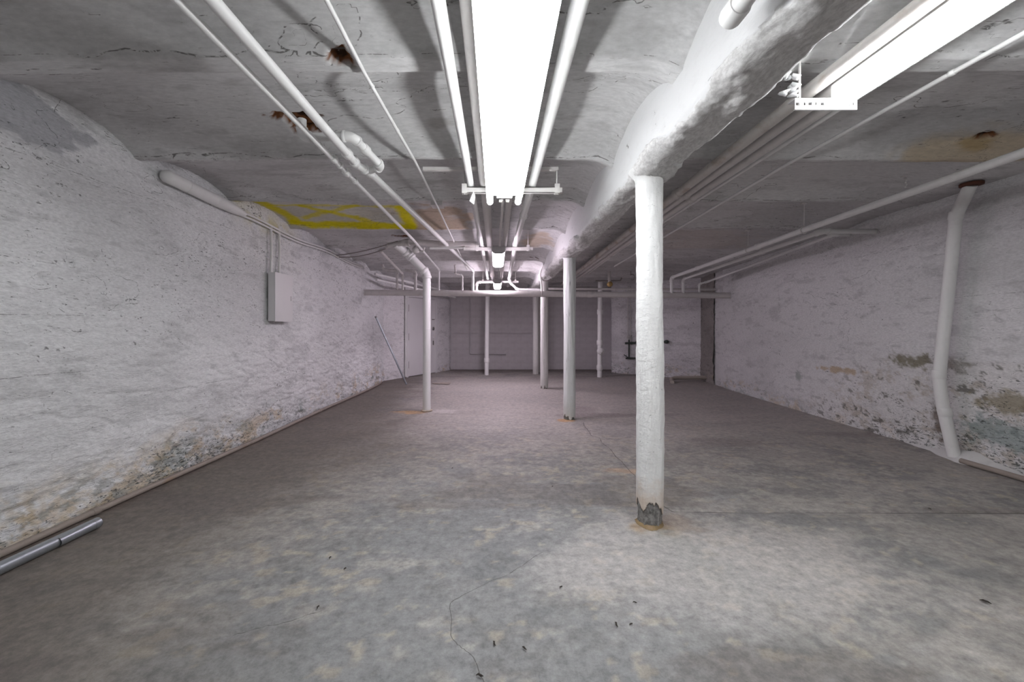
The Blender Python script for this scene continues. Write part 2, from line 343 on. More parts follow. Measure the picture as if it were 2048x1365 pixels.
def m_paint(name, base, dirt=0.25, rust=0.0, rough=0.45, scale=9.0, bump=0.25):
    N = NT(name)
    n = N.noise(None, scale, 4, 0.62)
    c = N.mix(N.rng(n, 0.5, 0.72, 0, dirt), base, tuple(k * 0.62 for k in base))
    if rust > 0:
        r = N.rng(N.noise(N.sc((1, 0.5, 1), (3, 1, 2)), scale * 0.7, 5, 0.68), 0.62 - 0.2 * rust, 0.72)
        c = N.mix(N.math('MULTIPLY', r, 0.8), c, (0.36, 0.25, 0.17))
    else:
        c = N.mix(N.rng(n, 0.74, 0.78, 0, 0.6), c, (0.14, 0.12, 0.10))
    return N.out(c, rough)
M['pipe'] = m_paint('white_pipe_paint', (0.85, 0.845, 0.835), 0.16)
M['pipe_dull'] = m_paint('dull_white_pipe_paint', (0.68, 0.655, 0.64), 0.3)
M['pipe_rust'] = m_paint('rust_flecked_pipe_paint', (0.66, 0.63, 0.60), 0.4, 0.75)
M['drain'] = m_paint('grey_white_drain_paint', (0.64, 0.615, 0.60), 0.3)
M['pvc'] = m_paint('smooth_white_plastic', (0.82, 0.82, 0.81), 0.08, 0, 0.35, 6, 0.05)
M['box'] = m_paint('cabinet_paint', (0.72, 0.71, 0.71), 0.08, 0, 0.4, 3, 0.05)
M['strut'] = m_paint('painted_strut', (0.74, 0.72, 0.70), 0.2, 0, 0.45, 14)
M['enamel'] = m_paint('white_enamel', (0.86, 0.86, 0.86), 0.04, 0, 0.3, 5, 0.03)
M['brown_pipe'] = m_paint('grimy_brown_pipe', (0.33, 0.28, 0.245), 0.5, 0.3, 0.6, 9)
M['floor_pipe'] = m_paint('pale_floor_pipe', (0.50, 0.45, 0.40), 0.5, 0.3, 0.6, 7)
M['dark_iron'] = m_paint('dark_green_iron', (0.045, 0.06, 0.05), 0.4, 0, 0.55, 20)
M['cable'] = m_paint('dusty_cable', (0.30, 0.27, 0.26), 0.4, 0, 0.6, 20)
M['door'] = m_paint('door_paint', (0.80, 0.79, 0.80), 0.06, 0, 0.4, 3, 0.04)
M['rust'] = m_paint('raw_rust', (0.10, 0.035, 0.02), 0.5, 0, 0.85, 18, 0.8)
M['board'] = m_paint('scrap_board', (0.42, 0.36, 0.32), 0.3, 0, 0.8, 10)
M['debris'] = m_paint('dark_debris', (0.05, 0.042, 0.035), 0.4, 0, 0.9, 20)
def m_plain(name, col, rough, metal=0.0):
    N = NT(name); n = N.noise(None, 30, 3)
    return N.out(N.mix(N.rng(n, 0.4, 0.7, 0, 0.3), col, tuple(k * 0.75 for k in col)), rough, None, metal)
M['zinc'] = m_plain('galvanised_steel', (0.50, 0.54, 0.58), 0.38, 0.85)
M['brass'] = m_plain('old_brass', (0.55, 0.38, 0.16), 0.45, 0.6)
M['steel'] = m_plain('dull_steel', (0.35, 0.34, 0.33), 0.5, 0.7)
M['mortar'] = m_paint('white_mortar', (0.70, 0.69, 0.68), 0.3, 0, 0.8, 14)
M['cap_grey'] = m_plain('grey_end_cap', (0.50, 0.48, 0.49), 0.5)
M['socket'] = m_plain('ivory_lampholder', (0.80, 0.78, 0.70), 0.45)

def m_column(name, base, base_bare, seed, grain):
    N = NT(name); x, y, z = N.xyz()
    st = (1, 1, 0.18) if grain else (1, 1, 1.6)
    v = N.sc(st, (seed, seed, seed))
    n = N.noise(v, 22, 5, 0.62, 0.5); m = N.noise(v, 7, 4, 0.55)
    c = N.mix(N.rng(m, 0.5, 0.75, 0, 0.35), base, tuple(k * 0.78 for k in base))
    ch = N.rng(N.noise(N.sc(st, (seed + 4, 2, 1)), 30, 4, 0.72, 0.6), 0.655, 0.685)
    c = N.mix(N.math('MULTIPLY', ch, 0.6), c, (0.22, 0.23, 0.22))
    zz = N.math('ADD', z, N.math('MULTIPLY', N.math('SUBTRACT', N.noise(None, 11, 5, 0.65), 0.5), -0.35))
    c = N.mix(N.rng(zz, 0.36, 0.10, 0, 0.3 if grain else 0.6), c, (0.36, 0.36, 0.32) if grain else (0.62, 0.45, 0.31))
    b = N.attr('bare')
    bare = N.mix(N.rng(N.noise(None, 40, 5, 0.7), 0.35, 0.65), base_bare, tuple(k * 0.45 for k in base_bare))
    c = N.mix(N.rng(b, 0.4, 0.6), c, bare)
    edge = N.math('MULTIPLY', N.rng(b, 0.15, 0.4), N.rng(b, 0.85, 0.5))
    c = N.mix(N.math('MULTIPLY', edge, 0.8), c, (0.07, 0.05, 0.035))
    h = N.math('SUBTRACT', n, N.math('MULTIPLY', ch, 0.5))
    return N.out(c, 0.6, N.bump(h, 0.6, 0.011))
M['col1'] = m_column('near_post_paint', (0.82, 0.82, 0.815), (0.33, 0.32, 0.31), 0, False)
M['col2'] = m_column('middle_post_paint', (0.76, 0.78, 0.77), (0.25, 0.27, 0.26), 5, True)
M['col3'] = m_column('far_post_paint', (0.70, 0.69, 0.67), (0.25, 0.22, 0.20), 9, True)

def m_beam():
    N = NT('beam_render'); v = N.sc((1, 0.5, 1))
    g = N.noise(v, 60, 4, 0.68); mid = N.noise(v, 20, 4, 0.66, 0.6)
    c = N.mix(N.rng(mid, 0.5, 0.7, 0, 0.2), (0.74, 0.74, 0.745), (0.60, 0.595, 0.59))
    c = N.mix(N.rng(mid, 0.70, 0.725, 0, 0.7), c, (0.16, 0.155, 0.15))
    b = N.attr('bare')
    bare = N.mix(N.rng(g, 0.35, 0.65), (0.76, 0.755, 0.75), (0.56, 0.55, 0.545))
    c = N.mix(N.rng(b, 0.35, 0.6), c, bare)
    return N.out(c, 0.72, N.bump(g, 0.5, 0.006))
M['beam'] = m_beam()

def m_emit(name, col, strength):
    N = NT(name)
    N.b.inputs['Emission Color'].default_value = (*col, 1); N.b.inputs['Emission Strength'].default_value = strength
    return N.out((0.9, 0.9, 0.9), 0.4)
M['tube_a'] = m_emit('lit_tube_centre', COOL, TUBE_A)
M['tube_b'] = m_emit('lit_tube_right', COOL, TUBE_B)
M['lens_c'] = m_emit('lit_diffuser', PINK, LENS_C)
M['lens_d'] = m_emit('lit_diffuser_far', PINK, LENS_D)

# ------------------------------------------------------------------ mesh helpers
def link_obj(name, me, mat, parent=None, loc=None):
    o = bpy.data.objects.new(name, me); COL.objects.link(o)
    if mat is not None and not me.materials: me.materials.append(M[mat] if isinstance(mat, str) else mat)
    if loc is not None: o.location = loc
    if parent is not None: o.parent = parent
    return o
def tag(o, label=None, cat=None, group=None, kind=None):
    if label: o['label'] = label
    if cat: o['category'] = cat
    if group: o['group'] = group
    if kind: o['kind'] = kind
    return o
def thing(name, label, cat, loc=(0, 0, 0), group=None):
    o = bpy.data.objects.new(name, None); COL.objects.link(o); o.location = loc; o.empty_display_size = 0.1
    return tag(o, label, cat, group)

class MB:
    def __init__(self, org=(0, 0, 0)): self.v = []; self.f = []; self.s = []; self.o = Vector(org)
    def add(self, vs, fs, smooth=False):
        k = len(self.v); self.v += [tuple(Vector(p) - self.o) for p in vs]
        self.f += [tuple(i + k for i in f) for f in fs]; self.s += [smooth] * len(fs)
    def box(self, a, b):
        (x0, y0, z0), (x1, y1, z1) = a, b
        vs = [(x, y, z) for x in (x0, x1) for y in (y0, y1) for z in (z0, z1)]
        self.add(vs, [(0, 1, 3, 2), (4, 6, 7, 5), (0, 4, 5, 1), (2, 3, 7, 6), (0, 2, 6, 4), (1, 5, 7, 3)])
        return self
    def obox(self, c, ax, ay, az, hx, hy, hz):
        c = Vector(c); vs = [c + Vector(ax) * (hx * i) + Vector(ay) * (hy * j) + Vector(az) * (hz * k) for i in (-1, 1) for j in (-1, 1) for k in (-1, 1)]
        self.add(vs, [(0, 1, 3, 2), (4, 6, 7, 5), (0, 4, 5, 1), (2, 3, 7, 6), (0, 2, 6, 4), (1, 5, 7, 3)])
        return self
    def tube(self, pts, rad, seg=16, caps=True, dome=False):
        pts = [Vector(p) for p in pts]; n = len(pts)
        rads = rad if isinstance(rad, (list, tuple)) else [rad] * n
        tang = []
        for i in range(n):
            a = pts[max(i - 1, 0)]; b = pts[min(i + 1, n - 1)]
            t = (b - a)
            if 0 < i < n - 1:
                t1 = (pts[i] - a).normalized(); t2 = (b - pts[i]).normalized(); t = t1 + t2
            if t.length < 1e-9: t = tang[-1] if tang else Vector((0, 0, 1))
            tang.append(t.normalized())
        up = Vector((0, 0, 1)) if abs(tang[0].z) < 0.9 else Vector((1, 0, 0))
        nx = (up - tang[0] * up.dot(tang[0])).normalized(); vs = []; fs = []
        for i in range(n):
            nx = (nx - tang[i] * nx.dot(tang[i])).normalized(); ny = tang[i].cross(nx)
            st = 1.0
            if 0 < i < n - 1:
                ca = (pts[i] - pts[i - 1]).normalized().dot(tang[i])
                st = 1.0 if ca < 0.3 else 1.0 / 1.0
            for k in range(seg):
                a = 2 * math.pi * k / seg
                vs.append(pts[i] + (nx * math.cos(a) + ny * math.sin(a)) * rads[i] * st)
        for i in range(n - 1):
            for k in range(seg):
                k2 = (k + 1) % seg
                fs.append((i * seg + k, i * seg + k2, (i + 1) * seg + k2, (i + 1) * seg + k))
        self.add(vs, fs, True)
        if caps:
            self.add(vs[:seg], [tuple(reversed(range(seg)))]); self.add(vs[-seg:], [tuple(range(seg))])
        return self
    def ring(self, c, axis, r0, r1, half, seg=18):
        """a collar: outside radius r1, length 2*half, softened edges"""
        c = Vector(c); a = Vector(axis).normalized(); e = half * 0.3
        return self.tube([c - a * half, c - a * (half - e), c + a * (half - e), c + a * half], [r0, r1, r1, r0], seg)
    def build(self, name, mat, parent=None, loc=None):
        me = bpy.data.meshes.new(name); me.from_pydata(self.v, [], self.f); me.update()
        me.polygons.foreach_set('use_smooth', self.s)
        return link_obj(name, me, mat, parent, loc)

def grid_mesh(name, Pnts, mat, parent=None, attr=None, flip=False):
    """Pnts: (n, m, 3) array"""
    n, m, _ = Pnts.shape
    idx = np.arange(n * m).reshape(n, m)
    q = np.stack([idx[:-1, :-1], idx[1:, :-1], idx[1:, 1:], idx[:-1, 1:]], -1).reshape(-1, 4)
    if flip: q = q[:, ::-1]
    me = bpy.data.meshes.new(name)
    me.vertices.add(n * m); me.vertices.foreach_set('co', Pnts.reshape(-1).astype(np.float32))
    me.loops.add(q.size); me.loops.foreach_set('vertex_index', np.ascontiguousarray(q).reshape(-1).astype(np.int32))
    me.polygons.add(len(q)); me.polygons.foreach_set('loop_start', np.arange(0, q.size, 4, dtype=np.int32))
    me.update(calc_edges=True); me.validate()
    me.polygons.foreach_set('use_smooth', np.ones(len(me.polygons), bool))
    if attr:
        for k, a in attr.items():
            if a.ndim == 3:
                at = me.attributes.new(k, 'FLOAT_COLOR', 'POINT'); at.data.foreach_set('color', np.concatenate([a, np.ones(a.shape[:2] + (1,))], -1).reshape(-1).astype(np.float32))
            else:
                at = me.attributes.new(k, 'FLOAT', 'POINT'); at.data.foreach_set('value', a.reshape(-1).astype(np.float32))
    return link_obj(name, me, mat, parent)

# ------------------------------------------------------------------ the shell
YB = -2.6                                   # wall behind the camera
def wl_x(Y): return np.interp(Y, [-2.6, 2.33, 8.2, 9.96], [-2.95, -2.84, -2.70, -2.70])
def wr_x(Y): return np.interp(Y, [-2.6, 3.5, 8.8, 9.5], [4.16, 4.53, 4.86, 4.96])
def wall(name, path, mat, look, label, z0=-0.02, z1=2.85, step=0.02, amp=0.014, seed=0, inward=1, extra=None, stepz=None):
    """a rough masonry wall standing along a plan polyline"""
    path = [Vector((p[0], p[1])) for p in path]
    L = [0]
    for a, b in zip(path[:-1], path[1:]): L.append(L[-1] + (b - a).length)
    n = max(2, int(L[-1] / step)); u = np.linspace(0, L[-1], n)
    xs = np.interp(u, L, [p.x for p in path]); ys = np.interp(u, L, [p.y for p in path])
    tx = np.gradient(xs, u); ty = np.gradient(ys, u); tl = np.hypot(tx, ty); nx, ny = -ty / tl * inward, tx / tl * inward
    zs = np.linspace(z0, z1, int((z1 - z0) / (stepz or step)))
    U, Z = np.meshgrid(u, zs, indexing='ij'); Yw = np.broadcast_to(ys[:, None], U.shape)
    d = amp * (1.5 * fbm(U * 0.9, Z * 1.4, 3, seed) + 0.9 * fbm(U * 2.6, Z * 6.0, 4, seed + 1) + 1.25 * fbm(U * 5, Z * 17 + U * 1.5, 4, seed + 2, 0.66) - 1.0 * sstep(0.05, 0.0, np.abs(fbm(U * 1.6, Z * 5 + U * 0.8, 4, seed + 5, 0.6))) * 0.35)
    d += amp * 1.3 * fbm(U * 5, Z * 7, 5, seed + 3, 0.6) * sstep(1.0, 0.1, Z)
    if extra: d = d + extra(U, Z, Yw)
    at = wall_look(U, Z, Yw, d, u[1] - u[0], zs[1] - zs[0], LOOK[look])
    pts = np.stack([xs[:, None] + nx[:, None] * d, ys[:, None] + ny[:, None] * d, Z], -1)
    o = grid_mesh(name, pts, mat, None, at, flip=(inward < 0))
    return tag(o, label, kind='structure')
def xl(U, Z, Y):
    return -0.03 * sstep(8.22, 8.26, Y) + 0.018 * sstep(2.45, 2.5, Z) * fbm(U * 2, Z * 3, 2, 5)
def xr(U, Z, Y):
    return -0.03 * sstep(8.80, 8.84, Y + 0.03 * np.sin(Z * 9)) - 0.010 * sstep(1.0, 0.96, Z + 0.06 * fbm(U * 3, Z, 3, 2)) * sstep(6.5, 5.0, Y)
ys_ = np.linspace(YB, 9.96, 60)
wall('wall_left', [(float(wl_x(y)), y) for y in ys_], 'wall_l', 'left', 'left wall of white limewashed rubble with ochre damp stains at its base', step=0.014, stepz=0.012, seed=0, inward=-1, extra=xl, amp=0.024)
ys_ = np.linspace(YB, 9.5, 60)
wall('wall_right', [(float(wr_x(y)), y) for y in ys_], 'wall_l', 'right', 'right wall of white limewashed masonry, mouldy and peeling low down', step=0.018, stepz=0.014, seed=3, inward=1, extra=xr, amp=0.018)
wall('wall_right_return', [(4.925, 9.30), (5.07, 10.24)], 'wall_l', 'bare', 'narrow strip of bare rough render at the far right corner', seed=2, inward=1, amp=0.03)
wall('wall_back_right', [(3.30, 11.75), (5.06, 10.15)], 'wall_b', 'backr', 'far right wall with flaking paint behind the iron valve pipes', seed=5, inward=-1, amp=0.022)
wall('wall_back_return', [(3.52, 12.62), (3.30, 11.75)], 'wall_b', 'backr', 'hidden return beside the far grey wall', seed=4, inward=-1, amp=0.015)
wall('wall_back_left', [(-2.84, 9.72), (-1.43, 12.38), (-1.40, 12.64)], 'wall_b', 'backl', 'slanting white wall at the far left holding the flat door', seed=6, inward=-1, amp=0.018)
wall('wall_front', [(-3.1, YB), (4.4, YB)], 'wall_b', 'front', 'wall behind the viewer', seed=1, inward=1, step=0.06, amp=0.01)

# far wall: painted blocks with recessed joints
bw = thing('wall_back', 'far wall of smooth grey painted blocks', None, (0, 12.62, 0)); bw['kind'] = 'structure'
MB((0, 12.62, 0)).box((-1.6, 12.622, -0.02), (3.7, 12.74, 2.85)).build('backing', 'block', bw)
bm_ = MB(); W_, H_ = 0.40, 0.20
bm_.box((-W_ / 2 + 0.004, -0.006, -H_ / 2 + 0.004), (W_ / 2 - 0.004, 0.05, H_ / 2 - 0.004)); bm_.f.pop(3); bm_.s.pop(3)
me = bpy.data.meshes.new('block'); me.from_pydata(bm_.v, [], bm_.f); me.update(); me.materials.append(M['block'])
for r in range(12):
    for k in range(13):
        x = -1.42 + k * W_ + (0.2 if r % 2 else 0.0)
        if x > 3.5 or x < -1.55: continue
        b = link_obj('block', me, None, bw); b.location = (x, 0.0045 + 0.0015 * rng.random(), 0.09 + r * H_)
ld = MB((0, 12.62, 0)); ld.box((-1.43, 12.575, 1.115), (1.05, 12.64, 1.14)); ld.build('ledge', 'block', bw)

# floor and ceiling
xs = np.arange(-3.1, 5.3, 0.02); ys = np.concatenate([np.arange(-2.7, 0.9, 0.06), np.arange(0.9, 7.0, 0.016), np.arange(7.0, 12.9, 0.03)])
X, Y = np.meshgrid(xs, ys, indexing='ij')
Z = 0.010 * fbm(X * 0.8, Y * 0.8, 3, 1) + 0.004 * fbm(X * 5, Y * 5, 4, 4) - 0.002
at = look_floor(X, Y); Z -= 0.005 * sstep(0.014, 0.004, np.abs(at['sline']))
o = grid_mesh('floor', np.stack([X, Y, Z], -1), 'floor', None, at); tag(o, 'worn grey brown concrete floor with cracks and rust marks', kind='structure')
xs = np.arange(-3.1, 5.3, 0.022); ys = np.concatenate([np.arange(-2.7, 1.2, 0.05), np.arange(1.2, 7.0, 0.013), np.arange(7.0, 12.9, 0.022)])
X, Y = np.meshgrid(xs, ys, indexing='ij')
Yw = Y + 0.05 * fbm(X * 0.9, Y * 0.3, 3, 2) + 0.03 * fbm(X * 5, Y * 3, 4, 3)
at, peel, hole = look_ceiling(X, Y, xs[1] - xs[0], 0.013)
Z = ceil_z(Yw, X) + 0.030 * fbm(X * 0.8, Y * 1.1, 3, 5) + 0.013 * fbm(X * 2.5, Y * 6, 5, 6, 0.58)
Z += 0.008 * sstep(0.0, 0.008, peel) + 0.006 * sstep(0, 0.01, peel) * fbm(X * 12, Y * 14, 3, 2) + 0.04 * hole
o = grid_mesh('ceiling', np.stack([X, Y, Z], -1), 'ceiling', None, at, flip=True); tag(o, 'white ceiling of shallow plaster arches with a yellow sprayed box and cross', kind='structure')

# ------------------------------------------------------------------ beam on the posts
BX0, BX1, BZ = 0.915, 1.135, 2.305
prof = []
for z in (2.74, 2.70, 2.66, 2.63, 2.60, 2.58): prof.append((BX0, z))
for z in np.arange(2.565, BZ + 0.055, -0.011): prof.append((BX0, z))
for t in np.linspace(0, 1, 12): prof.append((BX0 + 0.075 * (1 - math.cos(t * math.pi / 2)), BZ + 0.05 * (1 - math.sin(t * math.pi / 2))))
for x in np.arange(BX0 + 0.085, BX1 - 0.02, 0.011): prof.append((x, BZ))
for t in np.linspace(0, 1, 4): prof.append((BX1 - 0.02 * (1 - math.sin(t * math.pi / 2)), BZ + 0.02 * (1 - math.cos(t * math.pi / 2))))
for z in np.arange(BZ + 0.04, 2.74, 0.02): prof.append((BX1, z))
prof = np.array(prof); sl = np.concatenate([[0], np.cumsum(np.hypot(*np.diff(prof, axis=0).T))])
tn = np.gradient(prof, axis=0); tn /= np.linalg.norm(tn, axis=1)[:, None]; nn = np.stack([tn[:, 1], -tn[:, 0]], -1)
ysb = np.arange(YB + 0.02, 12.6, 0.014)
Sg, Yg = np.meshgrid(sl, ysb, indexing='ij')
pz = np.broadcast_to(prof[:, 1][:, None], Sg.shape); px_ = np.broadcast_to(prof[:, 0][:, None], Sg.shape)
low = sstep(BZ + 0.085, BZ + 0.01, pz + 0.12 * fbm(Sg * 3, Yg * 2.0, 4, 2)) * (px_ < BX1 - 0.004)
pe = fbm(Sg * 5, Yg * 3.2, 5, 3, 0.6)
bare = sstep(-0.008, 0.008, pe + 0.55 * (low - 0.55))
tq = 9 * fbm(Sg * 7, Yg * 3.4, 5, 5, 0.55); tf = tq - np.floor(tq); terr = 0.0075 * (np.floor(tq) + sstep(0.78, 1.0, tf))      # flakes lying in steps
d = 0.020 * fbm(Sg * 1.5, Yg * 1.0, 3, 0) + 0.010 * fbm(Sg * 9, Yg * 6, 4, 1) - 0.014 * bare + bare * terr + bare * 0.008 * fbm(Sg * 22, Yg * 14, 3, 4, 0.6)
d = -d * 1.0
fade = np.ones_like(d); fade[0, :] = 0; fade[-1, :] = 0
pts = np.stack([px_ + nn[:, 0][:, None] * d * fade, Yg, pz + nn[:, 1][:, None] * d * fade], -1)
o = grid_mesh('ceiling_beam', pts, 'beam', attr={'bare': bare}, flip=True)
tag(o, 'long white rendered beam with crumbling lower edge carried by the posts', 'beam')

# ------------------------------------------------------------------ posts
def post(name, label, x, y, r, ztop, mat, rows, segs, peel, wob, grain, lean=0.0, seed=0, flare=True, foot=0.13, group=None):
    zs = np.concatenate([np.linspace(0.0, 0.45, int(rows * 0.4)), np.linspace(0.45, ztop, rows)[1:]])
    A = np.linspace(0, 2 * math.pi, segs + 1); Zg, Ag = np.meshgrid(zs, A, indexing='ij')
    ca, sa = np.cos(Ag), np.sin(Ag)
    nse = fbm(ca * 2 + 9, Zg * 1.3 + sa * 2, 3, seed) * wob + fbm(ca * 4 + sa * 3 + 20, Zg * (2.5 if grain else 16), 4, seed + 1) * wob * 0.55
    rr = r * (1 - 0.03 * np.abs(Zg / ztop - 0.4)) + nse
    if flare: rr = rr + 0.045 * sstep(ztop - 0.10, ztop, Zg) ** 2
    edge = foot + 0.10 * fbm(ca * 2.2 + 40, sa * 2.2 + Zg * 4, 4, seed + 2) * 2.2
    bare = sstep(0.012, -0.012, Zg - edge) if peel else np.zeros_like(Zg)
    rr = rr - 0.012 * bare + bare * 0.02 * fbm(ca * 9, Zg * 26 + sa * 9, 3, seed + 3)
    pts = np.stack([rr * ca + lean * Zg / ztop, rr * sa, Zg], -1); pts[:, -1] = pts[:, 0]
    t = thing(name, label, 'column', (x, y, 0), group)
    grid_mesh('shaft', pts, mat, t, {'bare': bare}, flip=True)
    return t
c1 = post('support_post', 'thick white post nearest the viewer, flaked bare and rusty at its foot', 1.015, 2.72, 0.0865, 2.345, 'col1', 180, 96, True, 0.016, False, 0.0, 0)
mb = MB((1.015, 2.72, 0))
pts = []
for k in range(64):
    a = 2 * math.pi * k / 64; pts.append((a, 0.088 + 0.04 * max(0, float(fbm(math.cos(a) * 3 + 5, math.sin(a) * 3, 3, 2))) * 2))
vs = [(1.015 + rr * math.cos(a), 2.72 + rr * math.sin(a), 0.001) for a, rr in pts] + [(1.015 + 0.075 * math.cos(a), 2.72 + 0.075 * math.sin(a), 0.020) for a, rr in pts]
mb.add(vs, [(k, (k + 1) % 64, 64 + (k + 1) % 64, 64 + k) for k in range(64)], True)
mb.build('rusty_foot', m_paint('foot_rust', (0.27, 0.19, 0.10), 0.6, 0.5, 0.9, 22, 0.9), c1)
post('support_post', 'rough white post second from the viewer with dark worn foot', 1.037, 5.825, 0.084, 2.335, 'col2', 120, 64, True, 0.016, True, 0.0, 3, True, 0.02)
post('support_post', 'greyish white post third from the viewer, behind the cross drain', 1.02, 8.74, 0.083, 2.335, 'col3', 100, 48, True, 0.014, True, 0.0, 5, True, 0.015)
post('support_post', 'white post fourth from the viewer, standing before the far grey wall', 1.09, 11.40, 0.080, 2.335, 'col3', 80, 40, False, 0.012, True, 0.0, 6)

# ------------------------------------------------------------------ pipes
def arc_points(p0, c, p1, R, n=8):
    d0 = (p0 - c).normalized(); d1 = (p1 - c).normalized()
    ang = math.acos(max(-1, min(1, d0.dot(d1)))); half = ang / 2
    L = min(R / max(math.tan(half), 1e-3), (p0 - c).length * 0.45, (p1 - c).length * 0.45)
    a = c + d0 * L; b = c + d1 * L
    out = []
    for k in range(n + 1):
        t = k / n; out.append(a * (1 - t) ** 2 + c * 2 * t * (1 - t) + b * t ** 2)
    return a, b, out
def pipe(name, label, cat, pts, r, mat, couplings=(), seg=18, elbow=1.2, bend=2.4, fit_mat=None, group=None, collar=True, root=None, minang=8):
    """straight lengths, an elbow with collars at each real corner, couplings at (segment, fraction)"""
    pts = [Vector(p) for p in pts]
    t = root or thing(name, label, cat, pts[0], group); org = pts[0] if root is None else root.location.copy()
    fm = fit_mat or mat
    ends = [pts[0]]; cur = [pts[0]]; runs = []
    for i in range(1, len(pts) - 1):
        ang = math.degrees((pts[i] - pts[i - 1]).angle(pts[i + 1] - pts[i]))
        if ang < minang: cur.append(pts[i]); continue
        a, b, arc = arc_points(pts[i - 1], pts[i], pts[i + 1], r * bend)
        cur.append(a); runs.append(cur); cur = [b]
        e = MB(org); e.tube(arc, r * elbow, seg)
        if collar:
            for q, dr in ((a, arc[1] - arc[0]), (b, arc[-1] - arc[-2])): e.ring(q, dr, r * elbow * 0.98, r * elbow * 1.13, r * 0.42, seg)
        e.build('elbow', fm, t)
    cur.append(pts[-1]); runs.append(cur)
    for c in runs: MB(org).tube(c, r, seg).build('pipe_length', mat, t)
    for (i, f) in couplings:
        q = pts[i].lerp(pts[i + 1], f); dr = (pts[i + 1] - pts[i]).normalized()
        MB(org).ring(q, dr, r * 1.06, r * 1.28, r * 1.15, seg).build('coupling', fm, t)
    return t
def collar(t, q, dr, r0, r1, half, mat, name='coupling', seg=18):
    return MB(t.location).ring(q, dr, r0, r1, half, seg).build(name, mat, t)
def cz(x, y): return float(ceil_z(y)) - 0.004

# the four pipes and thin conduit riding the hangers above the centre lamp
YN = YB + 0.03
pipe('water_pipe', 'slim white pipe, leftmost of the bundle above the centre lamp', 'pipe', [V(-0.205, YN, 2.475), V(-0.212, 3.3, 2.475), V(-0.20, 10.9, 2.40)], 0.0275, 'pipe', [(1, 0.335), (1, 0.80)])
pipe('water_pipe', 'fat dull white pipe just left of the centre lamp', 'pipe', [V(-0.085, YN, 2.492), V(-0.098, 3.9, 2.492), V(-0.085, 10.9, 2.415)], 0.043, 'pipe_dull', [(1, 0.72)])
pipe('water_pipe', 'dull white pipe running behind the centre lamp toward the small lamps', 'pipe', [V(0.12, YN, 2.48), V(0.115, 3.9, 2.48), V(0.105, 10.9, 2.405)], 0.032, 'pipe_dull', [(1, 0.75)])
pipe('water_pipe', 'white pipe along the right edge of the centre lamp', 'pipe', [V(0.312, YN, 2.482), V(0.296, 3.4, 2.482), V(0.262, 5.6, 2.46), V(0.30, 10.9, 2.40)], 0.034, 'pipe', [(1, 0.42), (2, 0.02), (2, 0.7)])
pipe('electrical_conduit', 'thin conduit feeding the first small lamp from behind the centre lamp', 'conduit', [V(0.05, 1.0, 2.43), V(0.052, 3.9, 2.40), V(0.035, 5.22, 2.335)], 0.0115, 'pipe_dull', (), 10)
pipe('water_pipe', 'short capped pipe end poking in at top beside the beam', 'pipe', [V(0.80, YN, 2.36), V(0.80, 1.40, 2.36)], 0.032, 'pipe', ())
t = [o for o in COL.objects if o.get('label') == 'short capped pipe end poking in at top beside the beam'][0]
collar(t, V(0.80, 1.375, 2.36), V(0, 1, 0), 0.036, 0.039, 0.035, 'pipe', 'cap')
collar(t, V(0.80, 1.27, 2.36), V(0, 1, 0), 0.033, 0.0355, 0.006, 'cable')

# trapeze hangers: cross channel on two rods
def trapeze(label, Y, x0, x1, z, rods, w=0.021, upper=None):
    t = thing('pipe_hanger', label, 'hanger', (x0, Y, z)); org = (x0, Y, z)
    b = MB(org); b.box((x0, Y - w, z - 0.022), (x1, Y + w, z - 0.018)); b.box((x0, Y - w, z - 0.022), (x1, Y - w + 0.004, z + 0.022)); b.box((x0, Y + w - 0.004, z - 0.022), (x1, Y + w, z + 0.022))
    b.box((x0, Y - w, z + 0.018), (x1, Y - w + 0.012, z + 0.022)); b.box((x0, Y + w - 0.012, z + 0.018), (x1, Y + w, z + 0.022))
    b.build('channel', 'strut', t)
    for x in rods:
        MB(org).tube([V(x, Y, z - 0.03), V(x, Y, (upper or cz(x, Y)) + 0.02)], 0.006, 8).build('rod', 'strut', t)
        MB(org).box((x - 0.02, Y - w - 0.005, z - 0.026), (x + 0.02, Y + w + 0.005, z + 0.05)).build('clamp', 'strut', t)
    if upper:
        MB(org).box((-0.60, Y - 0.02, upper), (x1 - 0.03, Y + 0.02, upper + 0.024)).build('ceiling_channel', 'strut', t)
    return t
trapeze('white channel hanger crossing over the far end of the centre lamp', 3.36, -0.275, 0.535, 2.42, (-0.262, 0.495), 0.021, 2.585)
trapeze('white channel hanger above the first small lamp', 5.72, -0.46, 0.505, 2.395, (-0.27, 0.44))
trapeze('white channel hanger above the farthest small lamp', 9.35, -0.40, 0.50, 2.335, (-0.31, 0.43))

# long vent pipes on the left
vA = pipe('vent_pipe', 'slim white pipe running overhead on the left with a union, leftmost of the pair', 'pipe', [V(-1.19, YN, 2.505), V(-1.165, 2.9, 2.50), V(-1.14, 5.6, 2.50), V(-1.19, 8.48, 2.49), V(-1.19, 8.48, 2.03)], 0.0175, 'pipe', ())
for px, py, hl, k in ((662, 318, 0.03, 1.6), (690, 345, 0.035, 1.75), (706, 362, 0.02, 1.45), (676, 331, 0.012, 1.5)):
    q = PZ(px, py, 2.50); q.x = -1.16; collar(vA, q, V(0.005, 1, 0), 0.02, 0.0175 * k, hl, 'pipe')
vB = pipe('vent_pipe', 'fatter white pipe running overhead on the left with a looped branch', 'pipe', [V(-1.075, YN, 2.505), V(-1.03, 3.04, 2.50), V(-0.985, 3.16, 2.50), V(-0.80, 5.1, 2.50), V(-0.49, 8.48, 2.48), V(-0.49, 8.48, 2.03)], 0.0275, 'pipe', (), minang=30)
